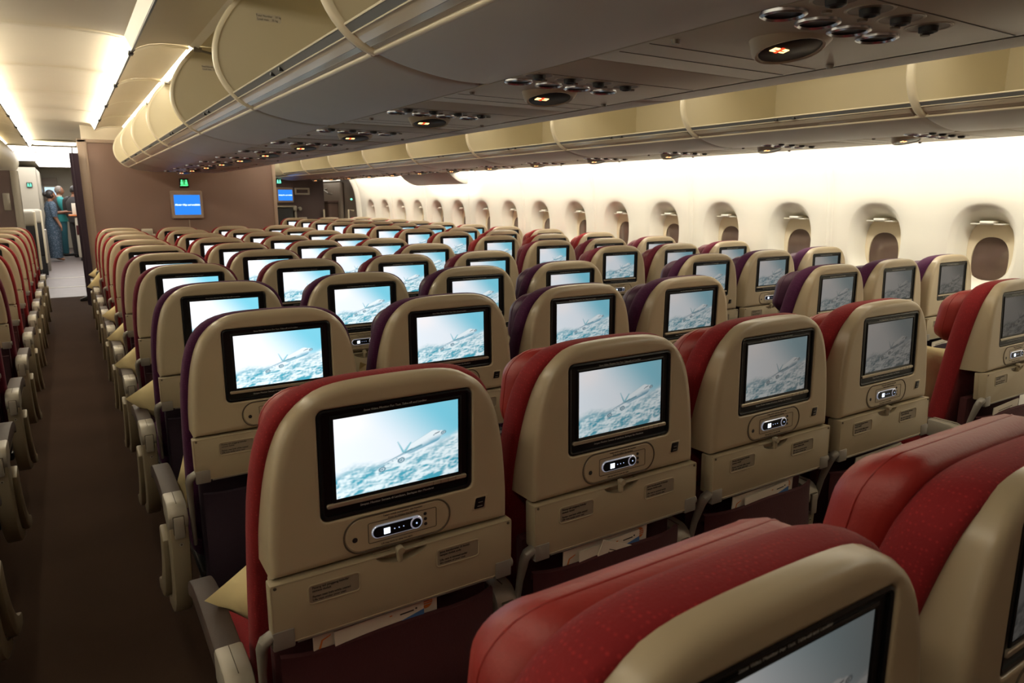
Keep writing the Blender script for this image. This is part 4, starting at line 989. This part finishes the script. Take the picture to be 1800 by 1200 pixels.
# service cart behind the curtain
t = empty('service_cart', (.32, 19.4, 0))
bm = bmesh.new(); rbox(bm, -.15, .15, -.2, .4, .08, 1.0, .015); part('cart_body', bm, M['galley'], t)
bm = bmesh.new(); rbox(bm, -.26, .16, -.24, .42, 1.03, 1.06, .01); part('cart_top', bm, M['paperor'], t)
bm = bmesh.new(); rbox(bm, -.10, .12, -.22, -.19, .14, .55, .01); rbox(bm, -.14, -.02, -.225, -.2, .60, .82, .01, mi=1); part('cart_door', bm, [M['bead'], M['redicon'] if False else M['redpoc']], t)
for q in (-.1, .1):
    bm = bmesh.new(); tube(bm, [(q-.015, -.12, .045), (q+.015, -.12, .045)], .045, 12); part('wheel', bm, M['black2'], t)
tag(t, 'pale service cart with an orange top half hidden by the curtain', 'cart')
bm = bmesh.new(); rbox(bm, .14, .28, 19.25, 19.45, 1.06, 1.32, .01); tag(part('carton', bm, M['paper']), 'white carton standing on the service cart', 'carton')
bm = bmesh.new(); prism(bm, [(.05, .0), (.20, .0), (.20, .06), (.16, .085), (.12, .06), (.05, .03)], 11.62, 11.70, 'y', .008); tag(part('shoe', bm, M['shoe']), 'black shoe showing below the curtain', 'shoe')

# ------------------------------------------------------------------ crew
def skinned(name, chains, m, parent, sub=1):
    me = bpy.data.meshes.new(name); V = []; E = []; Rr = []; idx = {}
    for ch in chains:
        prev = None
        for p, r in ch:
            key = tuple(round(c, 4) for c in p)
            if key not in idx: idx[key] = len(V); V.append(p); Rr.append(r)
            i = idx[key]
            if prev is not None and prev != i: E.append((prev, i))
            prev = i
    me.from_pydata(V, E, []); o = bpy.data.objects.new('tmp', me); COL.objects.link(o)
    md = o.modifiers.new('s', 'SKIN'); o.modifiers.new('b', 'SUBSURF').levels = sub
    for i, sv in enumerate(me.skin_vertices[0].data): sv.radius = (Rr[i], Rr[i]); sv.use_root = (i == 0)
    dg = bpy.context.evaluated_depsgraph_get(); nm = bpy.data.meshes.new_from_object(o.evaluated_get(dg)); bpy.data.objects.remove(o)
    nm.materials.clear(); nm.materials.append(m); nm.name = name
    nm.polygons.foreach_set('use_smooth', [True]*len(nm.polygons))
    return link(name, nm, parent)
def hand(w, d, s=1.0, curl=.35):
    """five finger chains from a wrist in direction d"""
    w = Vector(w); d = Vector(d).normalized(); side = d.cross(Vector((0, 0, 1))); side = side.normalized() if side.length > .1 else Vector((0, 1, 0)); nrm = side.cross(d).normalized()
    palm = w+d*.05*s; out = [[(tuple(w), .024*s), (tuple(palm), .030*s), (tuple(w+d*.085*s), .028*s)]]
    for k, ln in enumerate((.070, .078, .072, .056)):
        b = w+d*.085*s+side*(.027-.018*k)*s
        out.append([(tuple(w+d*.085*s), .028*s), (tuple(b), .0095*s), (tuple(b+d*ln*.55*s-nrm*curl*.02*s), .0088*s), (tuple(b+d*ln*s-nrm*curl*.05*s), .0075*s)])
    out.append([(tuple(palm), .030*s), (tuple(palm+side*.035*s), .012*s), (tuple(palm+side*.055*s+d*.035*s), .010*s), (tuple(palm+side*.055*s+d*.062*s-nrm*.01*s), .009*s)])
    return out
def tube_rings(bm, secs, n=20, mi=0):
    """horizontal elliptical sections (cx, cy, z, rx, ry)"""
    loft(bm, [[(cx+rx*math.cos(2*PI*k/n), cy+ry*math.sin(2*PI*k/n), z) for k in range(n)] for cx, cy, z, rx, ry in secs], mi=mi)
def head(bm, c, s=1.0):
    t = bmesh.new(); bmesh.ops.create_uvsphere(t, u_segments=20, v_segments=14, radius=1)
    for v in t.verts:
        x, y, z = v.co; jaw = 1-.28*max(0, -z)*(1 if x < .3 else .8)
        v.co = Vector((x*.092*(1+.10*max(0, -z)*(x > 0)), y*.074*jaw, z*.112))
    merge(bm, t)
    tube(bm, [(.083, 0, .018), (.099, 0, -.020), (.086, 0, -.032)], [.008, .0125, .009], 8)               # nose
    for sg in (-1, 1):
        t = bmesh.new(); bmesh.ops.create_uvsphere(t, u_segments=10, v_segments=6, radius=.013)
        for v in t.verts: v.co = Vector((v.co.x*.6+.079, v.co.y+sg*.032, v.co.z*.7+.006))
        merge(bm, t, 1)
        tube(bm, [(-.005, sg*.074, .02), (-.015, sg*.086, .0), (-.002, sg*.078, -.028)], [.008, .014, .007], 8)
    tube(bm, [(.076, -.022, -.058), (.083, 0, -.060), (.076, .022, -.058)], .0065, 6, mi=2)
    for v in bm.verts: v.co = v.co*s
def person(name, x, y, rz, build, label):
    R = empty(name, (x, y, 0), rz); build(R); return tag(R, label, 'person')
EYE = [M['skin'], M['hair'], mat('lips', (.25, .07, .06), .5)]
def woman(R):
    # facing +x; right hand forward, left hand hanging
    ch = [[((0, 0, .86), .13), ((.0, 0, 1.05), .105), ((0, 0, 1.24), .125), ((0, 0, 1.33), .06), ((.01, 0, 1.40), .046), ((.02, 0, 1.46), .05)],
          [((0, 0, 1.24), .125), ((0, -.16, 1.28), .052), ((-.01, -.215, 1.06), .043), ((.08, -.235, .86), .032)],
          [((0, 0, 1.24), .125), ((0, .16, 1.28), .052), ((.06, .19, 1.09), .043), ((.28, .13, 1.12), .032)],
          [((0, 0, .86), .13), ((0, .09, .80), .09), ((0, .09, .45), .06), ((0, .09, .08), .038), ((.12, .09, .035), .034)],
          [((0, 0, .86), .13), ((0, -.09, .80), .09), ((0, -.09, .45), .06), ((.02, -.09, .08), .038), ((.14, -.09, .035), .034)]]
    ch += hand((.08, -.235, .86), (.3, -.03, -1)); ch += hand((.28, .13, 1.12), (1, -.05, .10))
    body = skinned('body', ch, M['skin'], R)
    bm = bmesh.new(); head(bm, 0); part('head', bm, EYE, R, (.035, 0, 1.50))
    bm = bmesh.new(); t = bmesh.new(); bmesh.ops.create_uvsphere(t, u_segments=18, v_segments=12, radius=1)
    for v in t.verts: v.co = Vector((v.co.x*.098-.016, v.co.y*.092, v.co.z*.108+.022)); 
    bmesh.ops.delete(t, geom=[v for v in t.verts if v.co.x > .045 and v.co.z < .075], context='VERTS'); merge(bm, t)
    t = bmesh.new(); bmesh.ops.create_uvsphere(t, u_segments=12, v_segments=8, radius=.055)
    for v in t.verts: v.co += Vector((-.115, 0, .025))
    merge(bm, t); part('hair', bm, M['hair'], R, (.035, 0, 1.50))
    bm = bmesh.new(); tube_rings(bm, [(.0, 0, .08, .125, .155), (.0, 0, .30, .135, .165), (0, 0, .6, .15, .175), (0, 0, .84, .150, .180), (0, 0, .95, .135, .160), (0, 0, 1.05, .115, .142), (0, 0, 1.20, .130, .165), (0, 0, 1.30, .095, .16), (0, 0, 1.36, .060, .075)])
    for sg, e in ((-1, (.0, -.222, 1.02)), (1, (.10, .185, 1.095))):
        tube(bm, [(0, sg*.09, 1.312), (0, sg*.135, 1.305), (0, sg*.178, 1.272), (.0, sg*.198, 1.20), (e[0]*.6, e[1]*.98, (e[2]+1.2)/2), e], [.060, .070, .078, .072, .064, .058], 16)
    part('dress', bm, M['batik'], R)
def man(R, grey=True):
    ch = [[((0, 0, .92), .13), ((0, 0, 1.12), .12), ((0, 0, 1.33), .14), ((0, 0, 1.43), .065), ((.01, 0, 1.50), .052), ((.02, 0, 1.56), .055)],
          [((0, 0, 1.33), .14), ((0, .19, 1.38), .055), ((0, .24, 1.12), .045), ((.10, .22, .92), .034)],
          [((0, 0, 1.33), .14), ((0, -.19, 1.38), .055), ((.05, -.23, 1.13), .045), ((.28, -.16, 1.18), .034)],
          [((0, 0, .92), .13), ((0, .10, .86), .095), ((0, .10, .48), .065), ((0, .10, .08), .042), ((.14, .10, .035), .038)],
          [((0, 0, .92), .13), ((0, -.10, .86), .095), ((0, -.10, .48), .065), ((0, -.10, .08), .042), ((.14, -.10, .035), .038)]]
    ch += hand((.10, .22, .92), (.3, 0, -1)); ch += hand((.28, -.16, 1.18), (1, .1, .1))
    skinned('body', ch, M['skin'], R)
    bm = bmesh.new(); head(bm, 0); part('head', bm, EYE, R, (.035, 0, 1.61))
    bm = bmesh.new(); t = bmesh.new(); bmesh.ops.create_uvsphere(t, u_segments=18, v_segments=12, radius=1)
    for v in t.verts: v.co = Vector((v.co.x*.096-.012, v.co.y*.084, v.co.z*.108+.018))
    bmesh.ops.delete(t, geom=[v for v in t.verts if (v.co.x > .03 and v.co.z < .08) or v.co.z < -.045], context='VERTS'); merge(bm, t)
    part('hair', bm, M['greyhair'] if grey else M['hair'], R, (.035, 0, 1.61))
    bm = bmesh.new(); tube_rings(bm, [(0, 0, .86, .15, .19), (0, 0, 1.0, .14, .18), (0, 0, 1.2, .145, .195), (0, 0, 1.34, .14, .215), (0, 0, 1.43, .085, .15), (0, 0, 1.47, .06, .07)])
    for sg, e in ((1, (.08, .225, .96)), (-1, (.24, -.17, 1.17))):
        tube(bm, [(0, sg*.11, 1.415), (0, sg*.165, 1.405), (0, sg*.212, 1.37), (0, sg*.232, 1.29), (.0 if sg > 0 else .04, sg*.245, 1.13), e], [.064, .076, .084, .076, .064, .050], 16)
    part('jacket', bm, M['suit'] if not grey else M['teal'], R)
    if grey:
        bm = bmesh.new(); tube_rings(bm, [(0, 0, 1.04, .148, .188), (0, 0, 1.2, .153, .203), (0, 0, 1.34, .148, .218), (0, 0, 1.44, .09, .15), (0, 0, 1.475, .064, .075)]); part('waistcoat', bm, M['suit'], R)
        bm = bmesh.new(); tube_rings(bm, [(.01, 0, 1.465, .066, .072), (.015, 0, 1.50, .060, .064)]); part('collar', bm, M['paper'], R)
    bm = bmesh.new()
    for sg in (-1, 1): tube_rings(bm, [(0, sg*.10, .07, .065, .06), (0, sg*.10, .45, .08, .075), (0, sg*.085, .80, .105, .095), (0, sg*.06, .92, .12, .10)])
    part('trousers', bm, M['tealdark'] if grey else M['suit'], R)
    for sg in (-1, 1):
        bm = bmesh.new(); rbox(bm, -.06, .20, sg*.10-.045, sg*.10+.045, .0, .075, .03, 3); part('shoe', bm, M['shoe'], R)
person('person', -.27, 19.4, .25, woman, 'crew woman in a blue patterned long dress reaching to the cart')
person('person', -.10, 21.1, .2, lambda R: man(R, True), 'person with grey hair in teal clothes behind the woman')
person('person', .22, 20.4, .9, lambda R: man(R, False), 'person in a dark suit half hidden by the curtain')

# ------------------------------------------------------------------ fill the world with nothing but the cabin's own light
w = bpy.data.worlds.new('night'); S.world = w; w.use_nodes = True
w.node_tree.nodes['Background'].inputs['Color'].default_value = (.02, .018, .015, 1); w.node_tree.nodes['Background'].inputs['Strength'].default_value = .2

# ------------------------------------------------------------------ camera
cd = bpy.data.cameras.new('camera'); cam = bpy.data.objects.new('camera', cd); COL.objects.link(cam)
cd.sensor_width = 36; cd.lens = 36*1227.2/1800; cd.clip_start = .02
yaw, pitch, roll = .5621, .2026, .0011
F = Vector((math.sin(yaw)*math.cos(pitch), math.cos(yaw)*math.cos(pitch), -math.sin(pitch))); Rv = Vector((math.cos(yaw), -math.sin(yaw), 0)); U = Rv.cross(F)
Rv, U = Rv*math.cos(roll)+U*math.sin(roll), U*math.cos(roll)-Rv*math.sin(roll)
cam.matrix_world = Matrix(((Rv.x, U.x, -F.x, 0), (Rv.y, U.y, -F.y, 0), (Rv.z, U.z, -F.z, 1.45), (0, 0, 0, 1)))
cd.dof.use_dof = True; cd.dof.focus_distance = 1.9; cd.dof.aperture_fstop = 10
S.camera = cam
S.view_settings.view_transform = 'Standard'; S.view_settings.look = 'None'; S.view_settings.gamma = 1; S.view_settings.exposure = 0.06
S.cycles.max_bounces = 7; S.cycles.diffuse_bounces = 5; S.cycles.glossy_bounces = 3; S.cycles.transmission_bounces = 2
S.cycles.use_denoising = True; S.cycles.sample_clamp_indirect = 6
S.cycles.caustics_reflective = False; S.cycles.caustics_refractive = False
